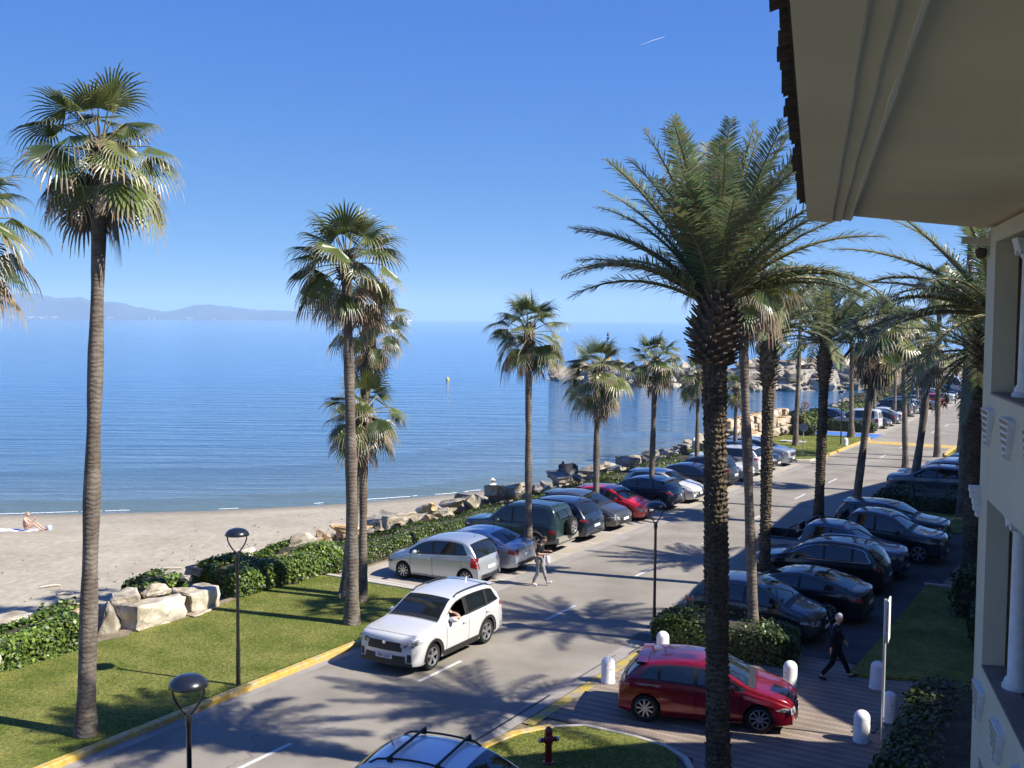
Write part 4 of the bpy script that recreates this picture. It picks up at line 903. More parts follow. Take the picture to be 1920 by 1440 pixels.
class Shape:
    def __init__(s, L, W, wb, fo, rw, T, belt, cowl, rf, rr, rg, tb=.30, zb=.21, cam=.035, bowf=.17, bowr=.11, tr=0.0):
        s.L, s.W, s.rw, s.zb, s.cam, s.tb, s.bowf, s.bowr = L, W, rw, zb, cam, tb, bowf, bowr
        s.xw = (fo, fo + wb); T = smooth_line(T); s.tx = [p[0] for p in T]; s.tz = [p[1] for p in T]
        s.bx = [p[0] for p in belt]; s.bz = [p[1] for p in belt]; s.cowl, s.rf, s.rr, s.rg = cowl, rf, rr, rg; s.Ra = rw + .055
    def T(s, x): return float(np.interp(x, s.tx, s.tz))
    def B(s, x): return min(float(np.interp(x, s.bx, s.bz)), s.T(x) - .035)
    def bot(s, x):
        z = s.zb + (.05 * max(0, 1 - x / .35)) + (.07 * max(0, 1 - (s.L - x) / .4))
        for w_ in s.xw:
            d = abs(x - w_)
            if d < s.Ra: z = max(z, s.rw + math.sqrt(s.Ra ** 2 - d * d))
        return min(z, s.B(x) - .03)
    def plan(s, x): return 1 - .13 * (1 - min(1, x / .55)) ** 2.2 - .09 * (1 - min(1, (s.L - x) / .5)) ** 2.2
    def y(s, x, z):
        W2 = s.W / 2 * s.plan(x); B = s.B(x); q = (z - .2) / max(.2, B - .2)
        if z <= B: return W2 * (1 - .055 * (abs(q - .62) / .62) ** 2 + .012 * math.exp(-((q - .80) / .07) ** 2))
        yB = W2 * (1 - .055 * (.38 / .62) ** 2); h = z - B
        return yB - .02 * min(1, h / .03) - h * s.tb - .10 * h * h
    def edge(s, x):
        h = s.T(x) - s.B(x); r = min(.10, h * .48); return s.y(x, s.T(x) - r), r
    def fx(s, x, y):
        k = (abs(y) / (s.W / 2)) ** 2.3
        return s.L / 2 - (x + s.bowf * k * max(0, 1 - x / 1.1) ** 1.3 - s.bowr * k * max(0, 1 - (s.L - x) / .8))
    def section(s, x):
        zb, B, T = s.bot(x), s.B(x), s.T(x); out = [(max(.05, s.y(x, zb) - .02), zb)]
        for v in (.05, .2, .38, .52, .64, .74, .84, .93, 1): z = zb + (B - zb) * v; out.append((s.y(x, z), z))
        yE, r = s.edge(x)
        for v in (.08, .4, .7, 1): z = B + (T - r - B) * v; out.append((s.y(x, z), z))
        for a in (30, 60, 90): out.append((yE - r * (1 - math.cos(R(a))), T - r + r * math.sin(R(a))))
        ye = yE - r
        for k in (.75, .45, .2, 0): out.append((ye * k, T + s.cam * (1 - k * k)))
        return out
    def top(s, x, y):
        yE, r = s.edge(x); ye = yE - r; return s.T(x) + s.cam * (1 - min(1, (abs(y) / ye)) ** 2)
    def xT(s, z, front=True):
        lo, hi = (0, s.cowl * .6) if front else (s.L, s.L - .5)
        for _ in range(24):
            m = (lo + hi) / 2
            if s.T(m) < z: lo = m
            else: hi = m
        return (lo + hi) / 2
    def stations(s):
        X = [0, .004, .012, .025, .045, .07, .10, .14, .19, .25, .33]; X += [s.L - a for a in X]
        X += list(np.arange(.4, s.L - .38, .085)); X = [x for x in X if 0 <= x <= s.L]
        for w_ in s.xw: X += [w_ + s.Ra * math.cos(R(a)) for a in range(0, 181, 12)] + [w_ - s.Ra - .004, w_ + s.Ra + .004]
        return sorted(set(round(float(x), 4) for x in X))
    def body(s, cut=None, bed=None):
        mb = MB(); rows = []; X = s.stations()
        for x in X:
            h = s.section(x); pts = [(s.fx(x, yy), yy, z) for yy, z in h]; pts += [(s.fx(x, yy), -yy, z) for yy, z in h[-2::-1]]
            rows.append(pts)
        n = len(rows[0]); vs = [q for r_ in rows for q in r_]; fs = []
        for i in range(len(rows) - 1):
            for j in range(n - 1):
                a, b = rows[i][j], rows[i + 1][j + 1]; xm = (X[i] + X[i + 1]) / 2; zm = (a[2] + b[2]) / 2; ym = (a[1] + b[1]) / 2
                if cut and cut(xm, ym, zm): continue
                if bed and bed[0] < xm < bed[1] and abs(ym) < s.W / 2 - .14 and zm > .9: continue
                fs.append((i * n + j, (i + 1) * n + j, (i + 1) * n + j + 1, i * n + j + 1))
        mb.add(vs, fs)
        mb.add(rows[0], [tuple(range(n))]); mb.add(rows[-1], [tuple(range(n - 1, -1, -1))])
        # wheel wells / underside
        for sg in (1, -1):
            g = []
            for x in X:
                zb = s.bot(x); yo = max(.05, s.y(x, zb) - .02); g.append([(s.fx(x, yo), sg * yo, zb), (s.fx(x, yo), sg * (yo - .02 if yo < .35 else yo - .32), zb + .01)])
            mb.grid(g, 1, flip=(sg > 0))
        mb.box((0, 0, .45), (s.L - .5, s.W - .72, .46), 1)
        return mb
    def side_patch(s, mb, xs, zlo, zhi, nz=4, off=.006, mat=0, sides=(1, -1), col=(1, 1, 1)):
        for sg in sides:
            g = []
            for x in xs:
                a, b = zlo(x), zhi(x)
                if b < a: b = a
                row = []
                for k in range(nz + 1):
                    z = a + (b - a) * k / nz; yy = s.y(x, z) + off; row.append((s.fx(x, yy), sg * yy, z))
                g.append(row)
            mb.grid(g, mat, col, flip=(sg < 0))
    def top_patch(s, mb, x0, x1, kf, off=.006, mat=0, ny=10, nx=10, ins=.0):
        g = []
        for i in range(nx + 1):
            x = x0 + (x1 - x0) * i / nx; yE, r = s.edge(x); ye = (yE - r * kf); row = []
            dT = (s.T(x + .01) - s.T(x - .01)) / .02; nv = Vector((dT, 0, 1)).normalized() * off
            for j in range(ny + 1):
                yy = -ye + 2 * ye * j / ny; z = s.top(x, yy) if abs(yy) < yE - r else s.T(x) - (r - math.sqrt(max(0, r * r - (abs(yy) - yE + r) ** 2)))
                row.append((s.fx(x, yy) + nv.x, yy, z + nv.z))
            g.append(row)
        mb.grid(g, mat, flip=True)
    def face_patch(s, mb, z0, z1, y0, y1, front=True, off=.006, mat=0, nz=4, ny=8, col=(1, 1, 1), zc=0):
        g = []
        for i in range(nz + 1):
            row = []
            for j in range(ny + 1):
                yy = y0 + (y1 - y0) * j / ny; z = z0 + (z1 - z0) * i / nz + zc * (abs(yy) - abs(y0)); x = s.xT(z - s.cam * .4, front)
                row.append((s.fx(x, yy) + (off if front else -off), yy, z))
            g.append(row)
        mb.grid(g, mat, col, flip=not front)
def wheel(mbt, mbr, c, r, w, sg, style=5, cover=False):
    y0 = c[1]; o = sg
    mbt.lathe([(r * .62, -w / 2), (r * .93, -w / 2), (r, -w * .36), (r, w * .36), (r * .93, w / 2), (r * .66, w / 2), (r * .64, w * .38)], c, n=28, axis='y')
    f = sg * w * .30
    mbr.lathe([(r * .02, f - sg * .05), (r * .60, f - sg * .06), (r * .645, f + sg * .03), (r * .67, sg * w * .5 + sg * .003)], c, n=28, axis='y', mat=1)
    mbr.lathe([(r * .62, f + sg * .02), (r * .67, sg * w * .5 + sg * .004), (r * .69, sg * w * .5)], c, n=28, axis='y', mat=0)
    mbr.lathe([(.001, f + sg * .035), (r * .15, f + sg * .03), (r * .17, f)], c, n=12, axis='y', mat=0)
    for k in range(style):
        a = 2 * math.pi * k / style + .3
        for da in ((-.09, .09) if style <= 6 else (0,)):
            d = Vector((math.cos(a + da), 0, math.sin(a + da))); e = Vector((-d.z, 0, d.x)); wd = r * (.055 if style <= 6 else .05)
            C_ = Vector((c[0], c[1] + f + sg * .012, c[2])); q = []
            for rr, ww in ((r * .1, wd * 1.1), (r * .64, wd * (1.5 if style <= 6 else 1.2))):
                q += [C_ + d * rr - e * ww, C_ + d * rr + e * ww]
            h = Vector((0, sg * .022, 0)); mbr.add([p_ + h for p_ in q] + [p_ - h for p_ in q], [(0, 1, 3, 2), (4, 6, 7, 5), (0, 2, 6, 4), (1, 5, 7, 3)], 0)
PAINTED = M['p_white']
def make_car(name, K, style=5, rails=False, clad=False, chrome=False, open_win=False, pillars=(), winend=None, bed=None, spare=False, handles=True, cladmat=None, bars=False, vanwin=None, face='plain', darkroof=False, lod=0, tail=(.62, .92), tailw=.26, spoiler=False, boxy=False, nodoor=None):
    s = Shape(**K); root = empty(name, (0, 0, 0)); L, W = s.L, s.W; P = PAINTED
    x0, x1 = s.cowl, winend or s.rg
    zlo = lambda x: s.B(x) + .035
    zhi = lambda x: max(zlo(x), s.T(x) - s.edge(x)[1] * .75 - .035)
    def wr(x):   # rear end of the side glass slants
        k = max(0, (x - (x1 - .32)) / .32); a, b = zlo(x), zhi(x); return b - (b - a) * max(0, k - .25) / .75 if k > .25 else b
    zh = (lambda x: max(zlo(x), wr(x)))
    doorsplit = pillars[0] if pillars else (s.cowl + s.rg) / 2
    cut = None
    if open_win: cut = lambda xm, ym, zm: ym > .3 and s.cowl + .42 < xm < doorsplit - .06 and zlo(xm) + .02 < zm < zhi(xm) - .01
    b = s.body(cut, bed).build('body', [P, M['dark']], root, smooth=True, sharp=30)
    if bed:
        mb = MB(); xa, xb = L / 2 - bed[0], L / 2 - bed[1]; yw = W / 2 - .14; zt = s.T((bed[0] + bed[1]) / 2)
        q = [(xa, -yw), (xb, -yw), (xb, yw), (xa, yw)]
        mb.add([(a, c_, .62) for a, c_ in q] + [(a, c_, zt + .02) for a, c_ in q], [(0, 1, 2, 3), (0, 1, 5, 4), (1, 2, 6, 5), (2, 3, 7, 6), (3, 0, 4, 7)])
        for sg in (-1, 1): mb.box(((xa + xb) / 2, sg * (yw + .04), zt + .035), (xa - xb + .05, .09, .04))
        mb.box((xb - .03, 0, zt + .035), (.08, 2 * yw, .04))
        mb.build('load_bed', M['plastic'], root)
        mb = MB()
        for sg in (-1, 1): mb.tube([(xa - .55, sg * (yw - .05), zt), (xa - .28, sg * (yw - .12), zt + .42), (xa - .2, 0, zt + .46)], .03, n=6)
        mb.build('roll_bar', M['plastic'], root)
    # window frames (black) and glass
    xs = list(np.linspace(x0 + .12, x1, 36))
    if vanwin is None:
        if not open_win:
            mb = MB(); s.side_patch(mb, xs, lambda x: zlo(x) - .018, lambda x: min(zh(x) + .018, zhi(x) + .02), 4, .004); mb.build('window_frame', M['plastic'], root, smooth=True)
        else:
            mb = MB(); xs2 = [doorsplit - .13] + [x for x in xs if x > doorsplit - .10]; s.side_patch(mb, xs2, lambda x: zlo(x) - .018, lambda x: min(zh(x) + .018, zhi(x) + .02), 4, .004); s.side_patch(mb, [x for x in xs if x <= doorsplit + .02], lambda x: zlo(x) - .018, lambda x: zhi(x) + .018, 4, .004, sides=(-1,)); mb.build('window_frame', M['plastic'], root, smooth=True)
        cuts = [x0 + .16] + [q for pl in pillars for q in (pl - .045, pl + .045)] + [x1 - .02]
        for i in range(0, len(cuts), 2):
            for sg in (1, -1):
                if open_win and i == 0 and sg == 1: continue
                mb = MB(); s.side_patch(mb, list(np.linspace(cuts[i], cuts[i + 1], 14)), zlo, zh, 5, .009, sides=(sg,)); mb.build('side_window', M['glass'], root, smooth=True)
    else:
        for (a, c_) in vanwin:
            for sg in (1, -1):
                mb = MB(); s.side_patch(mb, list(np.linspace(a, c_, 8)), zlo, zhi, 5, .009, sides=(sg,)); mb.build('side_window', M['glass'], root, smooth=True)
    if open_win:
        mb = MB(); mb.box((L / 2 - (x0 + x1) / 2 - .1, 0, 1.0), (x1 - x0 - .3, W * .78, .35)); mb.build('cabin_interior', M['dark'], root)
        mb = MB(); g = [x for x in np.linspace(s.cowl + .30, doorsplit - .03, 20)]
        up = [Vector((s.fx(x, .8), s.y(x, zhi(x)) + .006, zhi(x))) for x in g]; dn = [Vector((s.fx(x, .8), s.y(x, zlo(x)) + .006, zlo(x))) for x in g]
        mb.tube(up, .012, n=4); mb.tube(dn, .014, n=4); mb.tube([up[-1], dn[-1]], .03, n=4); mb.build('window_frame', M['plastic'], root)
    mb = MB(); s.top_patch(mb, s.cowl + .05, s.rf - .02, 1.02, .006, ny=14, nx=12); mb.build('windscreen', M['glass'], root, smooth=True)
    mb = MB(); s.top_patch(mb, s.cowl - .10, s.cowl + .05, 1.0, .005, ny=8, nx=2); mb.build('scuttle', M['plastic'], root)
    if not bed and vanwin is None:
        mb = MB(); s.top_patch(mb, s.rr + .05, s.rg, 1.1, .008, ny=12, nx=8); mb.build('rear_window', M['glass'], root, smooth=True)
    elif bed:
        mb = MB(); mb.box((L / 2 - bed[0] - .10, 0, s.T(s.rr) - .27), (.02, W * .62, .30)); mb.build('rear_window', M['glass'], root)
    else:
        for sg in (1, -1):
            mb = MB(); s.face_patch(mb, 1.12, 1.60, sg * .08, sg * .55, False, .008, ny=4); mb.build('rear_window', M['glass'], root, smooth=True)
    if chrome:
        mb = MB(); up = [Vector((s.fx(x, .8), s.y(x, zh(x)) + .014, zh(x) + .012)) for x in np.linspace(x0 + .2, x1 - .02, 40)]; dn = [Vector((s.fx(x, .8), s.y(x, zlo(x)) + .014, zlo(x) - .008)) for x in np.linspace(x0 + .2, x1 - .02, 30)]
        for sg in (1, -1):
            f = lambda P_: [Vector((q.x, q.y * sg, q.z)) for q in P_]
            mb.tube(f(up), .013, n=4); mb.tube(f(dn), .011, n=4)
        mb.build('chrome_window_trim', M['chrome'], root)
    # lights, grille, plates
    hz = s.T(.12); hf = s.T(.02)
    zt, zl = (.70 * hz + .30 * .35, .88 * hz) if face != 'van' else (.62, .82)
    zt, zl = hz - .25, hz - .11
    for sg in (1, -1):
        mb = MB(); s.face_patch(mb, zt, zl, sg * W * .27, sg * W * .475, True, .008, ny=7, zc=.06)
        s.side_patch(mb, [.012, .05, .12, .2, .3, .38], lambda x: zt + .045 + .10 * x, lambda x: min(s.B(x) - .008, zl + .05 * x - max(0, (x - .2)) * .3), 3, .008, sides=(sg,)); mb.build('headlight', M['lampc'], root, smooth=True)
        mb = MB()
        ta, tbb = tail
        if tailw: s.face_patch(mb, ta + .02, min(tbb, s.T(L - .06) - .02), sg * W * (.5 - .5 * tailw), sg * W * .44, False, .010, ny=4)
        s.side_patch(mb, [L - .30, L - .2, L - .12, L - .05], lambda x: ta + .05 * (L - x) / .3 + .03, lambda x: min(tbb - .02, s.B(x) + .3), 3, .010, sides=(sg,)); mb.build('tail_light', M['lampr'], root, smooth=True)
    mb = MB(); gz = hz - .30
    s.face_patch(mb, gz - (.06 if face == 'big' else 0), gz + (.14 if face != 'big' else .17), -W * (.24 if face != 'big' else .29), W * (.24 if face != 'big' else .29), True, .007, ny=10); mb.build('grille', M['plastic'], root, smooth=True)
    mb = MB(); s.face_patch(mb, .30, .45 + (.09 if face == 'big' else 0), -W * .34, W * .34, True, .009, ny=10); mb.build('bumper_intake', M['plastic'], root, smooth=True)
    mb = MB(); s.face_patch(mb, .30, .42, -W * .36, W * .36, False, .009, ny=10); mb.build('rear_bumper_trim', M['plastic'], root, smooth=True)
    mb = MB(); s.face_patch(mb, .44, .55, -.26, .26, True, .018, ny=4, nz=1); mb.build('number_plate', M['plate'], root)
    pz = .60 if not spare else .5
    mb = MB(); s.face_patch(mb, pz, pz + .11, -.26, .26, False, .016, ny=4, nz=1); mb.build('number_plate', M['plate'], root)
    # badge
    if not lod:
        mb = MB(); mb.lathe([(.0, .02), (.045, .018), (.055, 0)], (s.fx(s.xT(hz - .16), 0) + .002, 0, hz - .16), n=14, axis='x'); mb.build('badge', M['chrome'], root)
    # seams, handles
    mb = MB(); ds = nodoor if nodoor is not None else [s.cowl + .18, doorsplit, min(s.xw[1] - s.Ra * .35, x1 - .25)]
    for x in ds:
        lo = lambda xx: s.bot(xx) + .03
        s.side_patch(mb, [x - .006, x + .006], lo, lambda xx: s.B(xx) + .02, 10, .003)
    s.side_patch(mb, list(np.linspace(s.xw[0] + s.Ra + .08, s.xw[1] - s.Ra - .03, 14)), lambda x: s.zb + .055, lambda x: s.zb + .067, 1, .004)
    s.top_patch(mb, s.cowl - .13, s.cowl - .118, .9, .003, ny=8, nx=1); s.top_patch(mb, .20, .212, .9, .003, ny=8, nx=1)
    mb.build('panel_gap', M['dark'], root)
    if handles:
        for x in (doorsplit - .22, (min(s.xw[1] - .02, x1 - .30))):
            for sg in (1, -1):
                z = s.B(x) - .13; yy = s.y(x, z); mb = MB(); mb.box((L / 2 - x, sg * (yy + .028), z), (.19, .03, .036)); mb.build('door_handle', P, root)
    for sg in (1, -1):
        x = s.cowl + .42; z = s.B(x) + .10; yy = s.y(x, z); mb = MB()
        mb.lathe([(.0, -.11), (.06, -.105), (.09, -.05), (.085, .04), (.05, .10), (0, .115)], (L / 2 - x + .02, sg * (yy + .13), z), n=10, axis='y')
        mb.v = [(vx * 1.0 if True else 0, vy, z + (vz - z) * .85) for vx, vy, vz in mb.v]
        mb.tube([(L / 2 - x, sg * yy, z - .05), (L / 2 - x, sg * (yy + .1), z - .04)], .025, n=5, mat=1); mb.build('door_mirror', [P, M['plastic']], root, smooth=True, sharp=60)
    if clad:
        mb = MB()
        for w_ in s.xw:
            for sg in (1, -1):
                g = []
                for a in range(-6, 187, 8):
                    row = []
                    for rr in (s.Ra - .004, s.Ra + .075):
                        xx = w_ + rr * math.cos(R(a)); z = max(s.zb, s.rw + rr * math.sin(R(a))); yy = s.y(min(max(xx, .02), L - .02), max(z, s.zb)) + .014; row.append((s.fx(xx, yy), sg * yy, z))
                    g.append(row)
                mb.grid(g, flip=(sg < 0))
        s.side_patch(mb, list(np.linspace(s.xw[0] + s.Ra + .06, s.xw[1] - s.Ra - .06, 10)), lambda x: s.zb, lambda x: s.zb + .17, 2, .012)
        s.face_patch(mb, .30, .42, -W * .45, W * .45, False, .012, ny=10); s.face_patch(mb, .28, .36, -W * .45, W * .45, True, .012, ny=10)
        for sg in (1, -1): s.face_patch(mb, .40, .60, sg * W * .37, sg * W * .43, True, .012, ny=3)
        mb.build('lower_cladding', M[cladmat or 'plastic'], root, smooth=True)
        if cladmat:
            mb = MB(); mb.box((-L / 2 - .03, 0, .56), (.16, W * .96, .20)); mb.build('rear_bumper', M[cladmat], root)
    if rails:
        mb = MB()
        for sg in (1, -1):
            pts = []
            for x in np.linspace(s.rf + .1, s.rr - .05, 12):
                yE, r = s.edge(x); k = min(1, min(x - s.rf - .1, s.rr - .05 - x) / .12); pts.append(Vector((s.fx(x, yE - r * .6), sg * (yE - r * .7), s.T(x) + .0 + .045 * k)))
            mb.tube(pts, .02, n=6)
        mb.build('roof_rails', M['plastic'] if rails != 'chrome' else M['chrome'], root, smooth=True)
    if bars:
        mb = MB()
        for x in (s.rf + .35, s.rf + 1.25):
            yE, r = s.edge(x); mb.tube([(L / 2 - x, -yE - .02, s.T(x) + .09), (L / 2 - x, yE + .02, s.T(x) + .09)], .026, n=8)
            for sg in (1, -1): mb.box((L / 2 - x, sg * (yE - .04), s.T(x) + .045), (.09, .05, .09))
        mb.build('roof_bars', M['plastic'], root, smooth=True, sharp=50)
    if spoiler:
        mb = MB(); g = []
        for x in np.linspace(s.rr - .1, s.rr + .16, 4):
            yE, r = s.edge(s.rr); row = []
            for j in range(9):
                yy = (yE - r * .3) * (j / 4 - 1); row.append((L / 2 - x, yy, s.top(s.rr - .1, yy * .9) + .012 - .05 * max(0, (x - s.rr + .1)) ))
            g.append(row)
        mb.grid(g, flip=True); g2 = [[(p_[0], p_[1], p_[2] - .045) for p_ in r_] for r_ in g]; mb.grid(g2)
        e = len(g) - 1; mb.grid([g[e], g2[e]], flip=True)
        mb.build('rear_spoiler', P, root, smooth=True, sharp=40)
    if spare:
        a = MB(); c_ = MB(); wheel(a, c_, (0, 0, 0), .37, .22, 1, 6)
        o = a.build('spare_wheel', M['rubber'], root, smooth=True, sharp=40); o.rotation_euler = (0, 0, R(90)); o.location = (-L / 2 - .16, -.16, .98)
        o2 = c_.build('rim', [M['rim'], M['dark']], o, smooth=True, sharp=35)
    # antenna
    mb = MB(); x = s.rr - .18; mb.tube([(L / 2 - x, 0, s.top(x, 0) - .005), (L / 2 - x - .05, 0, s.top(x, 0) + .07), (L / 2 - x - .11, 0, s.top(x, 0) + (.10 if face == 'big' else .17))], [.03 if face == 'big' else .008, .018 if face == 'big' else .006, .004], n=5); mb.build('antenna', P if face == 'big' else M['plastic'], root)
    for w_ in s.xw:
        for sg in (1, -1):
            a = MB(); c_ = MB(); yy = s.y(w_ - s.Ra - .02, s.rw) - .135; wheel(a, c_, (0, 0, 0), s.rw, .23, sg, style)
            o = a.build('wheel', M['rubber'], root, smooth=True, sharp=40); o.location = (L / 2 - w_, sg * yy, s.rw + .003); c_.build('rim', [M['rim'], M['dark']], o, smooth=True, sharp=35)
    return root, s
def d_(**k): return k
KS = {
 'suv': d_(L=4.6, W=1.86, wb=2.69, fo=.94, rw=.352, zb=.23, cowl=1.36, rf=2.10, rr=4.02, rg=4.46, tb=.25, cam=.035, bowf=.13,
   T=[(0, .42), (.006, .80), (.03, .95), (.12, 1.02), (.6, 1.09), (1.28, 1.15), (1.62, 1.36), (2.08, 1.62), (2.7, 1.67), (3.5, 1.66), (4.02, 1.61), (4.3, 1.36), (4.5, 1.10), (4.57, .95), (4.6, .45)],
   belt=[(0, .90), (.12, .95), (.4, .99), (1.4, 1.04), (3.6, 1.09), (4.3, 1.15), (4.6, .98)]),
 'mpv': d_(L=3.9, W=1.76, wb=2.57, fo=.76, rw=.305, zb=.20, cowl=.92, rf=1.62, rr=3.35, rg=3.78, tb=.24,
   T=[(0, .38), (.01, .62), (.06, .74), (.25, .85), (.85, 1.03), (1.2, 1.26), (1.62, 1.50), (2.3, 1.59), (3.0, 1.57), (3.4, 1.47), (3.68, 1.18), (3.82, .92), (3.87, .8), (3.9, .42)],
   belt=[(0, .62), (.3, .74), (1.0, .92), (3.0, 1.05), (3.6, 1.10), (3.9, .85)]),
 'sedan': d_(L=4.55, W=1.76, wb=2.58, fo=.92, rw=.31, zb=.19, cowl=1.22, rf=1.95, rr=3.25, rg=4.02, tb=.33,
   T=[(0, .36), (.01, .58), (.07, .70), (.25, .80), (1.15, .95), (1.55, 1.16), (1.95, 1.36), (2.6, 1.43), (3.2, 1.38), (3.7, 1.18), (4.08, 1.03), (4.42, .99), (4.52, .92), (4.55, .42)],
   belt=[(0, .62), (.4, .72), (1.3, .88), (3.4, .93), (4.1, .97), (4.55, .85)]),
 'coupe': d_(L=4.75, W=1.84, wb=2.82, fo=.86, rw=.335, zb=.19, cowl=1.35, rf=2.12, rr=3.1, rg=4.30, tb=.36,
   T=[(0, .36), (.01, .58), (.07, .70), (.25, .80), (1.25, .96), (1.7, 1.18), (2.12, 1.35), (2.75, 1.41), (3.3, 1.36), (3.9, 1.20), (4.3, 1.06), (4.6, 1.02), (4.72, .93), (4.75, .42)],
   belt=[(0, .62), (.4, .74), (1.4, .90), (3.4, .96), (4.2, 1.0), (4.75, .85)]),
 'boxy': d_(L=4.35, W=1.84, wb=2.62, fo=.78, rw=.375, zb=.36, cowl=1.35, rf=1.85, rr=4.12, rg=4.28, tb=.17, cam=.03, bowf=.10, bowr=.04,
   T=[(0, .5), (.01, .82), (.05, .98), (.15, 1.04), (1.25, 1.14), (1.5, 1.38), (1.85, 1.72), (2.4, 1.82), (3.5, 1.83), (4.10, 1.80), (4.24, 1.45), (4.31, 1.10), (4.335, .9), (4.35, .5)],
   belt=[(0, .88), (.4, .97), (1.3, 1.06), (4.1, 1.08), (4.35, .98)]),
 'hatch': d_(L=4.1, W=1.76, wb=2.56, fo=.83, rw=.315, zb=.19, cowl=1.05, rf=1.78, rr=3.45, rg=3.93, tb=.30,
   T=[(0, .36), (.01, .58), (.07, .70), (.25, .81), (1.0, .97), (1.4, 1.19), (1.78, 1.38), (2.4, 1.45), (3.0, 1.43), (3.5, 1.34), (3.82, 1.08), (3.98, .90), (4.06, .80), (4.1, .42)],
   belt=[(0, .60), (.4, .74), (1.15, .89), (3.3, .99), (3.8, 1.02), (4.1, .82)]),
 'wagon': d_(L=4.7, W=1.86, wb=2.81, fo=.86, rw=.35, zb=.22, cowl=1.3, rf=2.05, rr=4.0, rg=4.48, tb=.27,
   T=[(0, .42), (.01, .70), (.06, .84), (.2, .92), (1.2, 1.07), (1.6, 1.32), (2.05, 1.56), (2.8, 1.65), (3.6, 1.63), (4.05, 1.56), (4.35, 1.30), (4.57, 1.02), (4.66, .9), (4.7, .45)],
   belt=[(0, .70), (.4, .84), (1.35, .97), (4.0, 1.06), (4.4, 1.08), (4.7, .9)]),
 'city': d_(L=4.2, W=1.80, wb=2.57, fo=.82, rw=.34, zb=.22, cowl=1.0, rf=1.75, rr=3.45, rg=3.98, tb=.28, bowf=.26, bowr=.18,
   T=[(0, .40), (.01, .64), (.07, .80), (.22, .90), (.95, 1.05), (1.3, 1.28), (1.75, 1.52), (2.4, 1.60), (3.1, 1.57), (3.55, 1.47), (3.9, 1.15), (4.1, .92), (4.16, .82), (4.2, .45)],
   belt=[(0, .66), (.4, .80), (1.1, .96), (3.4, 1.03), (3.9, 1.03), (4.2, .85)]),
 'pickup': d_(L=5.3, W=1.88, wb=3.2, fo=.90, rw=.385, zb=.34, cowl=1.30, rf=1.98, rr=3.30, rg=3.62, tb=.22, bowr=.03,
   T=[(0, .52), (.01, .85), (.06, .98), (.2, 1.05), (1.2, 1.16), (1.55, 1.42), (1.98, 1.72), (2.5, 1.80), (3.2, 1.79), (3.52, 1.68), (3.62, 1.3), (3.66, 1.13), (4.2, 1.12), (5.25, 1.12), (5.28, 1.0), (5.3, .5)],
   belt=[(0, .84), (.4, .96), (1.4, 1.07), (5.3, 1.08)]),
 'van': d_(L=4.14, W=1.74, wb=2.69, fo=.78, rw=.31, zb=.22, cowl=.90, rf=1.60, rr=4.0, rg=4.08, tb=.12, cam=.05, bowr=.03,
   T=[(0, .42), (.01, .65), (.07, .80), (.2, .90), (.8, 1.05), (1.15, 1.35), (1.6, 1.68), (2.1, 1.80), (3.2, 1.82), (4.0, 1.80), (4.08, 1.5), (4.12, 1.1), (4.13, .9), (4.14, .45)],
   belt=[(0, .70), (.4, .82), (1.0, 1.02), (4.14, 1.08)]),
 'minibus': d_(L=5.9, W=2.05, wb=3.6, fo=.95, rw=.35, zb=.28, cowl=.75, rf=1.5, rr=5.75, rg=5.82, tb=.08, cam=.05, bowr=.03,
   T=[(0, .5), (.01, .8), (.1, .98), (.3, 1.06), (.7, 1.22), (1.1, 1.75), (1.5, 2.35), (2.1, 2.58), (4.2, 2.6), (5.75, 2.56), (5.84, 2.0), (5.88, 1.3), (5.89, .95), (5.9, .5)],
   belt=[(0, .9), (.4, 1.0), (1.0, 1.3), (5.9, 1.35)]),
}
OPT = {
 'suv': d_(rails=True, clad=True, pillars=(2.62, 3.62), winend=4.24, face='big', tail=(.92, 1.12), tailw=.2, spoiler=True),
 'mpv': d_(style=9, pillars=(2.0, 2.85), winend=3.42, tail=(.62, 1.05), tailw=.16),
 'sedan': d_(style=7, pillars=(2.42,), winend=3.72, tail=(.66, .9)),
 'coupe': d_(style=10, pillars=(2.75,), winend=4.0, tail=(.72, .88)),
 'boxy': d_(style=6, clad=True, cladmat='beige_clad', pillars=(2.35, 3.2), winend=4.1, spare=True, tail=(.72, .95), tailw=.12, rails=True),
 'hatch': d_(style=5, pillars=(2.25, 3.08), winend=3.55, tail=(.74, .92), spoiler=True),
 'wagon': d_(style=5, rails='chrome', chrome=True, pillars=(2.65, 3.6), winend=4.26, tail=(.82, .98), face='big'),
 'city': d_(style=5, pillars=(2.2, 3.0), winend=3.62, tail=(.80, 1.0)),
 'pickup': d_(style=6, pillars=(2.55,), winend=3.45, bed=(3.78, 5.2), tail=(.75, 1.05), tailw=.1, face='big', nodoor=[1.5, 2.55, 3.5]),
 'van': d_(style=5, vanwin=[(1.28, 1.95), (2.15, 2.85), (3.05, 3.75)], tail=(.70, 1.1), tailw=.1, rails=False),
 'minibus': d_(style=5, vanwin=[(1.15, 1.9), (2.1, 3.4), (3.55, 4.7)], tail=(.8, 1.2), tailw=.1, handles=False),
}
PROTO = {}
def set_paint(o, mat):
    for ch in [o] + list(o.children_recursive):
        if ch.type == 'MESH':
            for sl_ in ch.material_slots:
                if sl_.material == PAINTED: sl_.link = 'OBJECT'; sl_.material = M[mat]
NCAR = 0
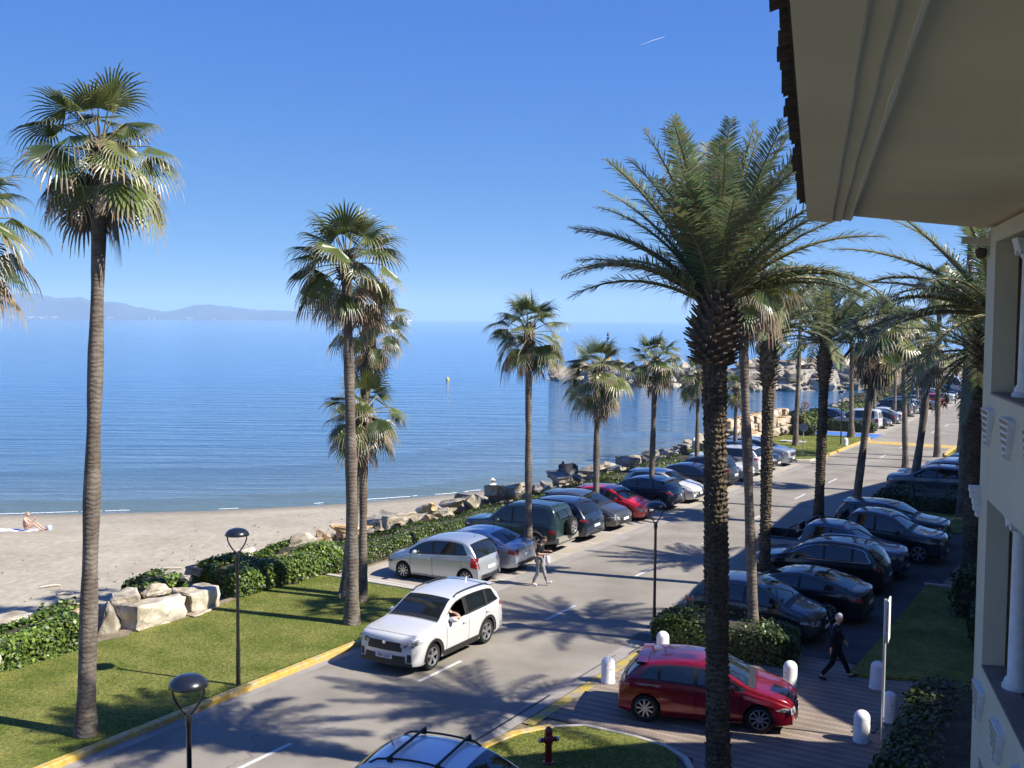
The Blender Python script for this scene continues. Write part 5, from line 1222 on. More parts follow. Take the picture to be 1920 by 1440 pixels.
def place(kind, col, s, t, ang, label, group='parked cars', name='parked_car', opt=None, key=None, loc=None, scale=1.0):
    """ang: heading in degrees relative to the +t (right of road) direction"""
    k = key or kind
    if k not in PROTO:
        o2 = dict(OPT[kind]); o2.update(opt or {}); root, sh = make_car(name, KS[kind], **o2); PROTO[k] = root; r_ = root; r_.name = name
    else: r_ = copy_tree(PROTO[k])
    set_paint_reset(r_); set_paint(r_, col)
    r_.location = loc if loc else RF(s, t, .008)
    r_.rotation_euler = (0, 0, math.atan2(NY, NX) + R(ang)); r_.scale = (scale,) * 3
    return tag(r_, label, 'car' if kind not in ('van', 'minibus', 'pickup') else {'van': 'van', 'minibus': 'van', 'pickup': 'pick-up'}[kind], group)
PNAMES = None
def set_paint_reset(o):
    for ch in [o] + list(o.children_recursive):
        if ch.type == 'MESH':
            for i, sl_ in enumerate(ch.material_slots):
                if sl_.link == 'OBJECT': sl_.material = PAINTED
# driving SUV, heading to the camera
place('suv', 'p_white', 1.55, -1.18, -90 + .5, 'white SUV with black cladding driving towards the viewer, driver window open', None, 'driving_car', dict(open_win=True, style=5), key='suv_open', loc=RF(2.10, -1.12, .004))
W_ = PROTO['suv_open']
# left row: rear end at t=-3.9 unless nosed out
def L_(kind, col, s, rear, label, tend=-3.95, da=0, **k):
    Lk = KS[kind]['L'] * k.get('scale', 1.0); place(kind, col, s, tend - Lk / 2, (180 if rear else 0) + da, label, **k)
L_('mpv', 'p_silver', 9.15, True, 'silver compact people carrier nearest the lawn, rear lamps to the road, behind the white SUV', tend=-3.75, da=4)
L_('sedan', 'p_silver2', 11.55, True, 'silver-blue saloon beside the silver people carrier, man walking at its rear corner', tend=-3.7, da=4)
L_('boxy', 'p_green', 15.35, True, 'dark green off-roader with spare wheel on its back door', tend=-4.1, da=2)
L_('wagon', 'p_navy', 18.0, True, 'dark navy estate between the off-roader and the grey hatchback, rear to the road', tend=-4.0, opt=dict(chrome=False, rails=False), key='wagon_p')
L_('hatch', 'p_grey', 20.75, False, 'dark grey hatchback nosed out towards the road beside the navy estate', tend=-3.95, scale=1.04)
L_('hatch', 'p_red', 23.4, False, 'bright red hatchback nosed out to the road between two fan palms', tend=-3.9, scale=.98)
L_('hatch', 'p_navy', 26.8, True, 'navy hatchback with dark wheels just right of the bright red one', tend=-3.9, scale=1.03)
L_('hatch', 'p_white', 29.3, False, 'white hatchback nosed out beside the navy hatchback', tend=-3.7, scale=1.04)
L_('sedan', 'p_navy', 33.0, True, 'dark navy saloon behind the white hatchback, partly hidden by the big palm trunk', tend=-4.0)
L_('city', 'p_dgrey', 35.4, True, 'dark grey small car right of the big date palm trunk, rear to the road', tend=-4.0)
L_('hatch', 'p_white', 37.9, False, 'white car nosed out behind the dark grey small car', tend=-3.9)
L_('suv', 'p_white', 40.4, True, 'white SUV parked rear to the road between palm trunks', tend=-4.0, key='suv_p', opt=dict(rails=False, clad=True))
L_('wagon', 'p_black', 43.0, False, 'black estate nosed out beside the white SUV near the far lawn', tend=-3.9, key='wagon_p')
L_('suv', 'p_silver', 45.7, False, 'silver SUV nosed out at the corner of the far lawn', tend=-3.8, key='suv_p')
# far lot
L_('van', 'p_white', 71.6, True, 'small white van with rear window pair, next to the blue bay', tend=-3.9)
L_('hatch', 'p_dgrey', 74.3, False, 'dark grey hatchback nosed out beside the white van', tend=-3.6)
L_('suv', 'p_black', 72.6, False, 'black SUV showing its dark roof behind the white van', tend=-5.9, key='suv_p')
L_('coupe', 'p_black', 77.0, True, 'black saloon with red lamps beside the dark grey hatchback in the far lot', tend=-3.6)
L_('sedan', 'p_white', 79.6, True, 'white saloon peeking out behind the black saloon in the far lot', tend=-3.5)
L_('boxy', 'p_dgrey', 85.0, True, 'tall dark grey off-roader in the middle of the far lot', tend=-3.9, key='boxy_n', opt=dict(spare=False, cladmat=None))
L_('suv', 'p_lgrey', 88.2, True, 'light grey SUV beyond the tall dark off-roader', tend=-3.9, key='suv_p')
L_('hatch', 'p_white', 92.0, True, 'white hatchback with small rear window in the far lot', tend=-3.7)
L_('sedan', 'p_navy', 95.4, False, 'dark blue saloon beyond the white hatchback, far lot', tend=-4.6)
L_('sedan', 'p_lgrey', 98.6, False, 'light grey saloon nosed out in the far lot', tend=-3.6)
L_('hatch', 'p_red', 102.4, True, 'small red car among the farthest parked cars', tend=-3.6)
L_('wagon', 'p_navy', 105.4, True, 'dark blue estate among the farthest cars by the bushes', tend=-4.8, key='wagon_p')
L_('suv', 'p_white', 109.0, False, 'white SUV nosed out beyond the small red car', tend=-3.6, key='suv_p')
L_('boxy', 'p_black', 113.5, False, 'long black van-like off-roader near the end of the far lot', tend=-4.0, key='boxy_n')
L_('suv', 'p_mblue', 117.5, False, 'blue SUV at the end of the far lot', tend=-3.6, key='suv_p')
L_('minibus', 'p_white', 123.0, False, 'tall white minibus at the very end of the road', tend=-3.8)
# right rows
def R_(kind, col, s, noseR, label, tend=3.9, da=0, **k):
    Lk = KS[kind]['L'] * k.get('scale', 1.0); place(kind, col, s, tend + Lk / 2, (0 if noseR else 180) + da, label, group='cars parked in the building shade', **k)
R_('city', 'p_dgrey', 8.75, True, 'rounded dark grey small SUV behind the clipped hedge, nose to the building', tend=3.75)
R_('coupe', 'p_black', 11.55, False, 'black fastback saloon, rear towards the building, second from the clipped hedge', tend=3.8)
R_('wagon', 'p_black', 15.6, False, 'black estate with chrome window trim and silver rails', tend=3.6)
R_('pickup', 'p_mblue', 18.0, True, 'dark blue pick-up with open load bed towards the road', tend=3.1)
R_('pickup', 'p_dgrey', 21.5, True, 'dark grey pick-up with open bed, beyond the blue pick-up', tend=3.9)
R_('suv', 'p_dgrey', 24.6, True, 'dark SUV with pale roof edge, last before the shaded hedge', tend=4.2, key='suv_p')
R_('suv', 'p_bluegrey', 37.9, False, 'blue-grey SUV facing the road beyond the shaded hedge', tend=3.6, key='suv_p')
R_('wagon', 'p_lgrey', 40.8, False, 'light grey estate behind the blue-grey SUV', tend=3.5, key='wagon_p')
R_('hatch', 'p_silver', 43.6, False, 'silver car third beyond the shaded hedge', tend=3.8)
R_('hatch', 'p_mblue', 46.3, False, 'blue car fourth beyond the shaded hedge', tend=4.0)
# red hatchback on the brick drive
a_ = Vector((3.11, 23.93)); b_ = Vector((5.61, 23.28)); dirn = (b_ - a_).normalized(); mid = (a_ + b_) / 2 + Vector((-dirn.y, dirn.x)) * .80 + dirn * .03
place('hatch', 'p_deepred', 0, 0, 0, 'glossy deep red hatchback on the brick drive behind the big palm trunk', None, 'parked_car', dict(style=9), key='hatch_red', loc=(mid.x, mid.y, .006))
PROTO['hatch_red'].rotation_euler = (0, 0, math.atan2(dirn.y, dirn.x))
# white roof with bars at the bottom edge
place('city', 'p_white_lit', -6.75, 5.15, 10, 'white car with dark roof bars, only its roof inside the bottom photo edge', None, 'parked_car', dict(bars=True, rails=True), key='city_bars', loc=RF(-6.65, 5.45, .008))
# driver plate text on the white SUV
def text(body, loc, rot, size, mat, parent, name='plate_text', ext=.002):
    cu = bpy.data.curves.new(name, 'FONT'); cu.body = body; cu.size = size; cu.extrude = ext; cu.align_x = 'CENTER'; cu.align_y = 'CENTER'; cu.materials.append(mat)
    o = bpy.data.objects.new(name, cu); COL.objects.link(o); 
    bpy.context.view_layer.update(); me = bpy.data.meshes.new_from_object(o.evaluated_get(bpy.context.evaluated_depsgraph_get())); bpy.data.objects.remove(o); o = bpy.data.objects.new(name, me); COL.objects.link(o)
    o.parent = parent; o.location = loc; o.rotation_euler = rot; return o
sh = Shape(**KS['suv']); zz_ = .495; text('2441 LGY', (sh.fx(sh.xT(zz_), 0) + .026, 0, zz_), (R(90), 0, R(90)), .105, M['ink'], PROTO['suv_open'])
# ================================================================ BUILDING (the block the photo is taken from)
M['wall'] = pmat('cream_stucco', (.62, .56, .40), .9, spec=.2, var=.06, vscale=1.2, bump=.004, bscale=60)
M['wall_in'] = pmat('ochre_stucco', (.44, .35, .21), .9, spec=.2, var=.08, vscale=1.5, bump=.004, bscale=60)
M['soffit'] = pmat('ochre_soffit_paint', (.84, .72, .48), .9, spec=.2, var=.07, vscale=.6)
M['white'] = pmat('white_masonry', (.72, .71, .68), .8, var=.1, vscale=8, bump=.004, bscale=40)
M['tile'] = pmat('old_roof_tile', (.10, .065, .045), .9, col2=(.06, .048, .04), mscale=3, var=.3, vscale=6, bump=.01)
M['sill'] = pmat('brown_sill_tile', (.22, .18, .14), .7, var=.15, vscale=5)
BANG = math.atan2(-.269, .963)           # local +x goes into the building, +y away from the camera
bld = empty('apartment_building', (6.9, 15.6, 0), BANG, 'cream apartment building with arcaded loggias and wide ochre eaves on the right', 'building')
def bpart(name, mat, boxes, smooth=False):
    mb = MB()
    for x0, x1, y0, y1, z0, z1 in boxes: mb.box(((x0 + x1) / 2, (y0 + y1) / 2, (z0 + z1) / 2), (x1 - x0, y1 - y0, z1 - z0))
    return mb.build(name, mat, bld)
OP0, OP1 = -.72, -5.2
levels = [(4.3, 6.70), (8.18, 10.3), (.95, 3.0)]
w_ = [(0, .30, -.72, 0, 0, 10.52), (0, .30, OP1 - .6, OP1, 0, 10.52), (0, .28, -30, OP1 - .6, 0, 10.52),
      (0.001, .28, OP1, OP0, 6.70, 8.18), (0.001, .28, OP1, OP0, 3.0, 4.3), (0.001, .28, OP1, OP0, 0, .95), (0.001, .28, OP1, OP0, 10.3, 10.52)]
bpart('wall', M['wall'], w_)
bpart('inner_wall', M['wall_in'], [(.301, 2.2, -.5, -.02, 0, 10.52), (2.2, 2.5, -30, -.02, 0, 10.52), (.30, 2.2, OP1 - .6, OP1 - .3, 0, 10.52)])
bpart('end_wall', M['wall'], [(2.5, 12, -.3, 0, 0, 10.52), (11.7, 12, -30, -.3, 0, 10.52)])
bpart('loggia_floor', M['sill'], [(.281, 2.2, OP1, OP0, a - 1.0, a - .86) for a, b in levels])
for a, b in levels: bpart('parapet_sill', M['sill'], [(-.005, .32, OP1 + .002, OP0 - .002, a + .001, a + .03)])
bpart('loggia_ceiling', M['soffit'], [(.281, 2.2, OP1, OP0, b + .01, b + .12) for a, b in levels])
def column(y, z0, z1, x=.29):
    mb = MB(); mb.lathe([(.18, 0), (.18, .05), (.15, .07), (.155, .11), (.118, .16), (.112, .9), (.105, z1 - z0 - .32), (.13, z1 - z0 - .29), (.13, z1 - z0 - .25)], (x, y, z0 + .03), n=24, cap=True)
    c = mb.build('column', M['white'], bld, smooth=True, sharp=45)
    mb = MB(); mb.box((x, y, z1 - .10), (.34, .34, .16), taper=1.25)
    for sy in (-1, 1): mb.lathe([(.0, -.17), (.065, -.17), (.075, 0), (.065, .17), (0, .17)], (x, y + sy * .15, z1 - .17), n=12, axis='x')
    mb.build('capital', M['white'], c)
for a, b in levels[:2]: column(-1.66, a, b); column(-3.6, a, b)
# stepped console corbels on the parapet face
def corbel(y, z, w=.62):
    mb = MB(); n = 6
    for k in range(n):
        ww = w * (1 - k / n * .78); mb.box((-.045 + k * .003, y + (w - ww) * .28, z - .045 - k * .088), (.09 - k * .006, ww, .084))
        for q in range(int(ww / .075)):
            mb.box((-.092 + k * .006, y + (w - ww) * .28 - ww / 2 + .045 + q * .075, z - .045 - k * .088), (.012, .03, .05), 1)
    mb.build('stepped_corbel', [M['white'], M['wall_in']], bld)
for zz in (7.98, 4.05): corbel(-.80, zz); corbel(-2.36, zz); corbel(-3.9, zz)
def console(z):
    mb = MB()
    for k in range(5): mb.box((-.075 + k * .012, -.10, z - .05 - k * .09), (.16 - k * .024 + .02 * (k % 2), .16, .086))
    mb.build('console', M['white'], bld)
console(6.80)
mb = MB(); mb.box((-.02, -.16, 10.34), (.34, .20, .12)); mb.box((-.28, -.16, 10.37), (.18, .14, .10)); mb.box((.10, -.07, 10.05), (.10, .10, .42)); mb.build('beam_end', M['wall'], bld)
mb = MB(); mb.lathe([(.0, -.12), (.06, -.10), (.085, -.03), (.08, .02), (0, .05)], (-.10, -.12, 10.22), n=12); mb.build('mud_nest', pmat('mud', (.09, .06, .04), .95, bump=.02), bld, smooth=True)
mb = MB(); mb.lathe([(.0, -.06), (.05, -.05), (.07, 0), (.05, .05), (0, .06)], (.36, -2.1, 8.42), n=10, axis='x'); mb.build('wall_tap', M['plastic'], bld)
# eaves: outline in world coordinates, inner steps, roof
def wl(p): return bld.matrix_world.inverted() @ Vector((p[0], p[1], 0))
bld.matrix_world = Matrix.Translation((6.9, 15.6, 0)) @ Matrix.Rotation(BANG, 4, 'Z')
dF = Vector((.2725, .962))                # eave direction
E1 = Vector((3.42, 12.54)); far = [Vector((4.30, 14.05)), Vector((6.94, 15.83)), Vector((9.6, 17.5)), Vector((14.5, 18.8)), Vector((22, 19.0))]
NE = Vector((-dF.y, dF.x))
def eave_line(off): return E1 + Vector((dF.y, -dF.x)) * off
# fascia boards step inward and upward
steps = [(0.0, .30, 10.46), (.30, .42, 10.485), (.42, .54, 10.51)]
FE = Vector((.825, .565)).normalized()
def corner(off):     # where the step line meets the oblique far edge
    # far edge passes E1-ish .. (6.94,15.83)
    a = eave_line(off); b = Vector((6.94, 15.83)); d2 = (b - Vector((4.30, 14.05))).normalized(); c0 = Vector((4.30, 14.05))
    den = dF.x * d2.y - dF.y * d2.x; t = ((c0.x - a.x) * d2.y - (c0.y - a.y) * d2.x) / den; return a + dF * t
for a0, a1, z in steps:
    mb = MB(); p = [corner(a0), corner(a1), eave_line(a1) - dF * 42, eave_line(a0) - dF * 42]
    P_ = ccw([Vector((*q, 0)) for q in p]); mb.prism([wl(q) for q in P_], z, 10.60); mb.build('eave_moulding', M['soffit'], bld)
for a1, z in ((.30, 10.46), (.42, 10.485), (.54, 10.51)):
    mb = MB(); p0, p1 = wl(corner(a1)), wl(eave_line(a1) - dF * 42); wv = .012 if a1 < .5 else .022
    mb.tube([(p0.x, p0.y, z + .012)] + [(p0.x + (p1.x - p0.x) * k / 60, p0.y + (p1.y - p0.y) * k / 60, z + .012) for k in range(1, 61)], [wv * (1 + .35 * math.sin(k * 1.9) * math.sin(k * .7)) for k in range(61)], n=6)
    mb.build('white_bead', pmat('pale_bead_paint', (.74, .70, .58), .8), bld)
poly = [corner(.54), Vector((6.94, 15.83))] + far[2:] + [Vector((22, 10)), Vector((14, -26)), eave_line(.54) - dF * 42]
mb = MB(); mb.prism([wl(q) for q in ccw([Vector((*q, 0)) for q in poly])], 10.57, 10.62); mb.build('soffit', M['soffit'], bld)
# roof shell over the eaves
outer = [eave_line(-.03) - dF * 42, eave_line(-.03) + dF * .9, corner(-.02) + Vector((.2, .25)), Vector((7.0, 16.1))] + [Vector((9.6, 17.7)), Vector((14.5, 19.0)), Vector((22, 19.2)), Vector((22, 10)), Vector((14, -26))]
outer = [q.to_2d() for q in ccw([Vector((*q, 0)) for q in outer])]; cen = Vector((11, 0))
mb = MB(); n = len(outer); vs = []
for q in outer: l = wl(q); vs.append((l.x, l.y, 10.64))
for q in outer: l = wl(q); vs.append((l.x, l.y, 10.74))
for q in outer:
    q2 = q + (Vector((12.5, min(max(q.y, -24), 12))) - q) * .8; l = wl(q2); vs.append((l.x, l.y, 12.9))
fs = [(i, (i + 1) % n, n + (i + 1) % n, n + i) for i in range(n)] + [(n + i, n + (i + 1) % n, 2 * n + (i + 1) % n, 2 * n + i) for i in range(n)] + [tuple(range(2 * n, 3 * n)), tuple(range(n - 1, -1, -1))]
mb.add(vs, fs); mb.build('roof', M['tile'], bld)
# row of half-round eave tiles
mb = MB(); rn = random.Random(9)
k = 0; p = eave_line(-.04) + dF * .62
while k < 190:
    q = p - dF * (.165 * k); jit = rn.uniform(-.02, .03); a = wl(q + Vector((-dF.y, dF.x)) * (.05 + jit)); b = wl(q - Vector((-dF.y, dF.x)) * .40)
    zz = 10.68 + rn.uniform(-.012, .012)
    for lay in (0, 1):
        vs = []; oy = 0 if lay == 0 else .082
        a2 = wl(q + dF * oy + Vector((-dF.y, dF.x)) * (.05 + jit - .04 * lay)); b2 = wl(q + dF * oy - Vector((-dF.y, dF.x)) * .4)
        for P_, z_, r_ in ((a2, zz, .105), (b2, zz + .13, .085)):
            for j in range(7):
                t = math.pi * j / 6; sgn = -1 if lay == 0 else 1
                vs.append((P_.x, P_.y + math.cos(t) * r_ * .8, z_ + sgn * math.sin(t) * r_ * .62 + (.06 if lay else .0)))
                vs.append((P_.x, P_.y + math.cos(t) * (r_ - .016) * .8, z_ + sgn * math.sin(t) * (r_ - .016) * .62 + (.06 if lay else .0)))
        f = []
        for j in range(6):
            a_, b_, c_, d2_ = 2 * j, 2 * j + 2, 14 + 2 * j + 2, 14 + 2 * j
            f += [(a_, b_, c_, d2_), (a_ + 1, d2_ + 1, c_ + 1, b_ + 1), (a_, a_ + 1, b_ + 1, b_)]
        mb.add(vs, f)
    k += 1
mb.build('eave_tiles', M['tile'], bld)
# second block of the complex: stands to the right, throws the big shadow over the parked cars
b2 = empty('apartment_block', (26, 36, 0), 0, 'second cream block of the complex outside the photo, shading the right parking row', 'building')
def W2(p): return (p[0] - 26, p[1] - 36)
foot = [(19.6, 22.0), (17.6, 30.5), (26.6, 49.2), (33.0, 56.0), (46, 50), (40, 19.0), (21.5, 18.0)]
mb = MB(); mb.prism([W2(q) for q in foot], 0, 10.3, bottom=False)
o = mb.build('wall', M['wall'], b2)
ev = [(18.2, 21.0), (16.2, 30.3), (25.6, 50.2), (32.6, 57.6), (47, 51), (41, 18), (20.5, 16.5)]
mb = MB(); mb.prism([W2(q) for q in ccw([Vector((*q, 0)) for q in ev])], 10.3, 10.6); 
mb.build('eaves', M['soffit'], b2)
mb = MB(); n = len(ev); E_ = [W2(q) for q in [tuple(v[:2]) for v in ccw([Vector((*q, 0)) for q in ev])]]
mb.add([(x, y, 10.605) for x, y in E_] + [(x * .35 + 2, y * .35, 12.4) for x, y in E_], [(i, (i + 1) % n, n + (i + 1) % n, n + i) for i in range(n)] + [tuple(range(n, 2 * n))])
mb.build('roof', M['tile'], b2)
for i in range(7):
    a = Vector((17.6, 30.5)); b = Vector((26.6, 49.2)); d = (b - a).normalized(); q = a + d * (1.8 + i * 2.7); nrm = Vector((-d.y, d.x))
    for z in (1.4, 4.6, 7.8):
        mb = MB(); c = q + nrm * .01; mb.box((c.x - 26, c.y - 36, z + .3), (1.3, .12, 1.7), rz=math.atan2(d.y, d.x)); mb.build('window', M['glass'], b2)
# ================================================================ STREET FURNITURE
M['lamp_black'] = pmat('black_lamp_paint', (.012, .013, .016), .28, spec=.6, coat=.3)
def lamp(loc, label, h=3.95, rz=0.3):
    root = empty('street_lamp', loc, rz, label, 'street lamp', 'street lamps')
    mb = MB(); mb.lathe([(.075, 0), (.075, .03), (.055, .05), (.052, .9), (.042, .95), (.038, h - .72), (.05, h - .70), (.055, h - .58), (.035, h - .52)], n=14, cap=True); mb.build('pole', M['lamp_black'], root, smooth=True, sharp=40)
    mb = MB()
    for sg in (-1, 1):
        pts = [Vector((0, 0, h - .56))] + [Vector((sg * (.03 + .20 * math.sin(min(1, t * 1.15) * math.pi / 2)), 0, h - .54 + .46 * t)) for t in [i / 8 for i in range(1, 9)]]
        mb.tube(pts, [.024] + [.019] * 8, n=6)
    mb.build('lyre_bracket', M['lamp_black'], root, smooth=True)
    mb = MB(); mb.lathe([(.001, .17), (.10, .165), (.20, .13), (.27, .07), (.30, .0), (.295, -.01), (.26, .0), (.001, .02)], (0, 0, h - .09), n=24); mb.build('shade', M['lamp_black'], root, smooth=True, sharp=50)
    return root
lamp((-6.73, 25.94, .08), 'black street lamp on the lawn beside the near kerb, full height in view', h=3.87)
lamp((-4.84, 15.75, 0), 'nearest black street lamp, lyre top only, cut by the bottom photo edge', h=3.74)
lamp((4.14, 30.25, 0), 'black street lamp on the right roadside in front of the red hatchback')
lamp(tuple(RF(58.9, -4.1, .08)), 'far black street lamp on the far lawn beside the white bollard')
lamp(tuple(RF(86.5, -3.35)), 'distant black street lamp beside the tall dark off-roader')
lamp(tuple(RF(107.5, -3.35)), 'most distant black street lamp near the white minibus')
M['bollard'] = pmat('white_bollard_paint', (.76, .75, .72), .7, var=.08, vscale=7, col2=(.42, .40, .36), mscale=4, mlo=.62, mhi=.75, bump=.004)
def bollard(x, y, label, h=.66, tilt=0):
    root = empty('bollard', (x, y, .005), random.random() * 6, label, 'bollard', 'white bollards'); root.rotation_euler[0] = tilt
    mb = MB(); mb.lathe([(.185, 0), (.185, .04), (.175, .06)] + [(.172, h - .17)] + [(.172 * math.cos(R(a)), h - .17 + .165 * math.sin(R(a))) for a in range(15, 90, 15)] + [(.002, h - .005)], n=22); mb.build('bollard_body', M['bollard'], root, smooth=True, sharp=60)
    mb = MB(); mb.lathe([(.0, 0), (.016, 0), (.018, -.02)], (.174, 0, h - .28), n=8, axis='x'); mb.build('chain_hole', M['dark'], root)
bollard(2.49, 26.63, 'white bollard alone on the brick drive left of the red hatchback')
bollard(4.20, 28.90, 'white bollard at the left end of the clipped hedge, behind the red hatchback')
bollard(7.06, 26.4, 'white bollard behind the bonnet of the red hatchback')
bollard(7.72, 22.9, 'white bollard nearest the viewer, with chain hooks, in front of the sign post', h=.70)
bollard(8.75, 24.1, 'white bollard right of the sign post beside the big hedge', h=.70)
bollard(9.2, 26.3, 'white bollard directly behind the sign post', h=.70, tilt=.05)
p_ = RF(58.3, -3.6); bollard(p_.x, p_.y, 'small white bollard on the far lawn kerb beside a lamp')
M['galv'] = pmat('galvanised_steel', (.60, .60, .57), .35, metal=.35)
root = empty('sign_post', (8.19, 22.96, 0), R(66), 'slim white post with a sign plate seen edge on, by the lower right bollards', 'sign')
mb = MB(); mb.lathe([(.032, 0), (.032, 3.15)], n=12, cap=True); mb.build('pole', M['galv'], root, smooth=True, sharp=50)
mb = MB(); mb.box((.02, -.075, 2.70), (.50, .03, .92)); mb.build('sign_plate', M['white'], root)
mb = MB()
for z in (2.4, 3.0): mb.box((0, -.035, z), (.10, .08, .04))
mb.build('clamp', M['galv'], root)
mb = MB()
pts = [Vector((8.10, 22.90, .35 - .25 * math.sin(math.pi * k / 14) + .2 * (k / 14))) + Vector((-.32, -.02, 0)) * (k / 14) for k in range(15)]
for i, p in enumerate(pts): mb.box(p, (.035, .02, .03), rz=i * 1.3)
tag(mb.build('chain', M['iron']), 'short rusty chain hanging from the nearest white bollard', 'chain')
# hydrant
M['hyd'] = pmat('hydrant_red', (.22, .008, .010), .35, coat=.5, var=.15, vscale=9)
root = empty('fire_hydrant', (.80, 21.45, .07), .3, 'dark red fire hydrant on the grass at the bottom edge', 'hydrant')
mb = MB(); mb.lathe([(.12, 0), (.12, .03), (.075, .05), (.072, .42), (.095, .44), (.10, .56), (.08, .60), (.085, .62), (.08, .70), (.05, .76), (.01, .78)], n=18, cap=True); mb.build('barrel', M['hyd'], root, smooth=True, sharp=40)
mb = MB(); mb.lathe([(.05, -.17), (.05, -.10), (.042, -.08), (.042, .08), (.05, .10), (.05, .17)], (0, 0, .50), n=12, axis='x', cap=True); mb.build('outlet', M['hyd'], root, smooth=True, sharp=40)
mb = MB(); mb.lathe([(.03, 0), (.045, .01), (.045, .05), (.0, .055)], (.17, 0, .50), n=10, axis='x'); mb.lathe([(.0, -.055), (.045, -.05), (.045, -.01), (.03, 0)], (-.17, 0, .50), n=10, axis='x'); mb.build('outlet_cap', M['galv'], root)
# round signs
def round_sign(loc, h, rz, face, label, pole, cat='sign'):
    root = empty('road_sign', loc, rz, label, cat); mb = MB(); mb.lathe([(.03, 0), (.03, h + .2)], n=8, cap=True); mb.build('pole', pole, root)
    mb = MB(); mb.lathe([(.001, 0), (.30, 0), (.30, .012), (.001, .012)], (.04, 0, h), n=28, axis='x'); mb.build('sign_face', face, root)
    return root
M['signgrey'] = pmat('sign_back', (.17, .19, .23), .5, metal=.2); M['signred'] = pmat('sign_red', (.55, .03, .03), .5); M['pole_tan'] = pmat('rusty_pole', (.40, .25, .09), .7)
rs = round_sign(tuple(RF(51.0, -4.7, .08)), 1.9, R(-100), M['signgrey'], 'round road sign seen from its grey back on the far lawn corner', M['galv'])
rs = round_sign(tuple(RF(64.5, -8.4, .08)), 2.35, R(-105), M['white'], 'round white sign with red ring and black walker on a tan pole', M['pole_tan'])
mb = MB(); mb.lathe([(.30, .013), (.30, .018), (.235, .018), (.235, .013)], (.04, 0, 2.35), n=28, axis='x'); mb.build('red_ring', M['signred'], rs)
mb = MB(); mb.lathe([(.0, .0), (.035, .0), (.035, .006)], (.054, 0, 2.50), n=10, axis='x'); mb.tube([(.056, 0, 2.46), (.056, -.01, 2.34)], .03, n=5); mb.tube([(.056, -.01, 2.34), (.056, .05, 2.2)], .018, n=5); mb.tube([(.056, -.01, 2.34), (.056, -.06, 2.2)], .018, n=5); mb.tube([(.056, 0, 2.44), (.056, .07, 2.36)], .014, n=5); mb.build('walker_symbol', M['ink'], rs)
# stone slab in the far lawn, ground light on palm, mark on sand
mb = MB(); mb.box(RF(58.5, -7.6, .11), (1.9, 1.0, .06), rz=ROAD_ANG + R(90)); tag(mb.build('stone_slab', M['kerb_c']), 'pale flat slab lying in the far lawn', 'slab')
mb = MB(); mb.box((-5.05, 31.35, .95), (.12, .12, .12), rz=.4); tag(mb.build('junction_box', M['sill']), 'small brown box fixed to the lawn palm trunk beside the white SUV', 'box')
# navigation beacon at the breakwater head
root = empty('navigation_beacon', (17.6, 196.5, -.5), 0, 'slim black and yellow beacon with cone topmarks on the breakwater head', 'beacon')
M['yel'] = pmat('beacon_yellow', (.60, .42, .04), .6)
mb = MB(); mb.lathe([(.55, 0), (.55, 2.0)], n=14, cap=True); mb.build('base', M['white'], root)
mb = MB(); mb.lathe([(.5, 2.0), (.5, 3.0)], n=14, cap=True); mb.build('yellow_band', M['yel'], root)
mb = MB(); mb.lathe([(.5, 3.0), (.5, 4.7)], n=14, cap=True); mb.build('black_band', M['lamp_black'], root)
mb = MB(); mb.lathe([(.06, 4.7), (.06, 7.6)], n=6); mb.lathe([(.01, 6.0), (.32, 6.6), (.02, 6.62)], n=10); mb.lathe([(.34, 6.95), (.30, 6.96), (.01, 7.6)], n=10); mb.build('topmark', M['lamp_black'], root)
mb = MB()
for k in range(6):
    a = k * math.pi / 3; mb.tube([(.55 * math.cos(a), .55 * math.sin(a), 4.7), (.7 * math.cos(a), .7 * math.sin(a), 5.5)], .03, n=4)
mb.build('railing', M['lamp_black'], root)
root = empty('buoy', (-11.8, 195.0, SEA), 0, 'small yellow buoy floating in the open bay', 'buoy')
mb = MB(); mb.lathe([(.0, -.2), (.32, -.1), (.36, .1), (.2, .35), (.05, .42), (.04, .7), (.0, .72)], n=14); mb.build('float', M['yel'], root, smooth=True)
# long log / debris on the sand
rn = random.Random(6)
for k, (x, y, L) in enumerate([(-20.5, 38.2, 1.6), (-17.6, 39.4, .7), (-16.6, 38.4, .6), (-14.2, 42.5, .9), (-12.2, 36.8, .5)]):
    mb = MB(); a = rn.uniform(0, .7); mb.tube([(x, y, -.93), (x + L * math.cos(a) * .5, y + L * math.sin(a) * .5, -.90), (x + L * math.cos(a), y + L * math.sin(a), -.93)], .035, n=6)
    tag(mb.build('driftwood', pmat('bleached_wood', (.5, .44, .34), .9) if k == 0 else bpy.data.materials['bleached_wood']), ('longest bleached stick lying on the sand at far left', 'short stick on the sand left of the tall trunk', 'short stick lying nearest the palm shadow on the sand', 'stick on the open sand farthest towards the lamp', 'smallest stick close behind the ivy mound')[k], 'driftwood', 'driftwood sticks on the beach')
mb = MB(); rn = random.Random(21)
for k in range(260):
    s = rn.uniform(-8, 22); t = rn.gauss(-17, 3.5)
    if t > -12.8: continue
    q = RF(s, t); d = wl_dist(q.x, q.y)
    if d < 3: continue
    l = rn.uniform(.03, .12); a = rn.uniform(0, 6.28); z = -1.0 + .03
    mb.box((q.x, q.y, min(SEA + .075 * d, -.98) + .02), (l, .03, .02), rz=a, mat=rn.randrange(2))
tag(mb.build('beach_litter', [M['twig'], M['kerb_c']]), kind='stuff')
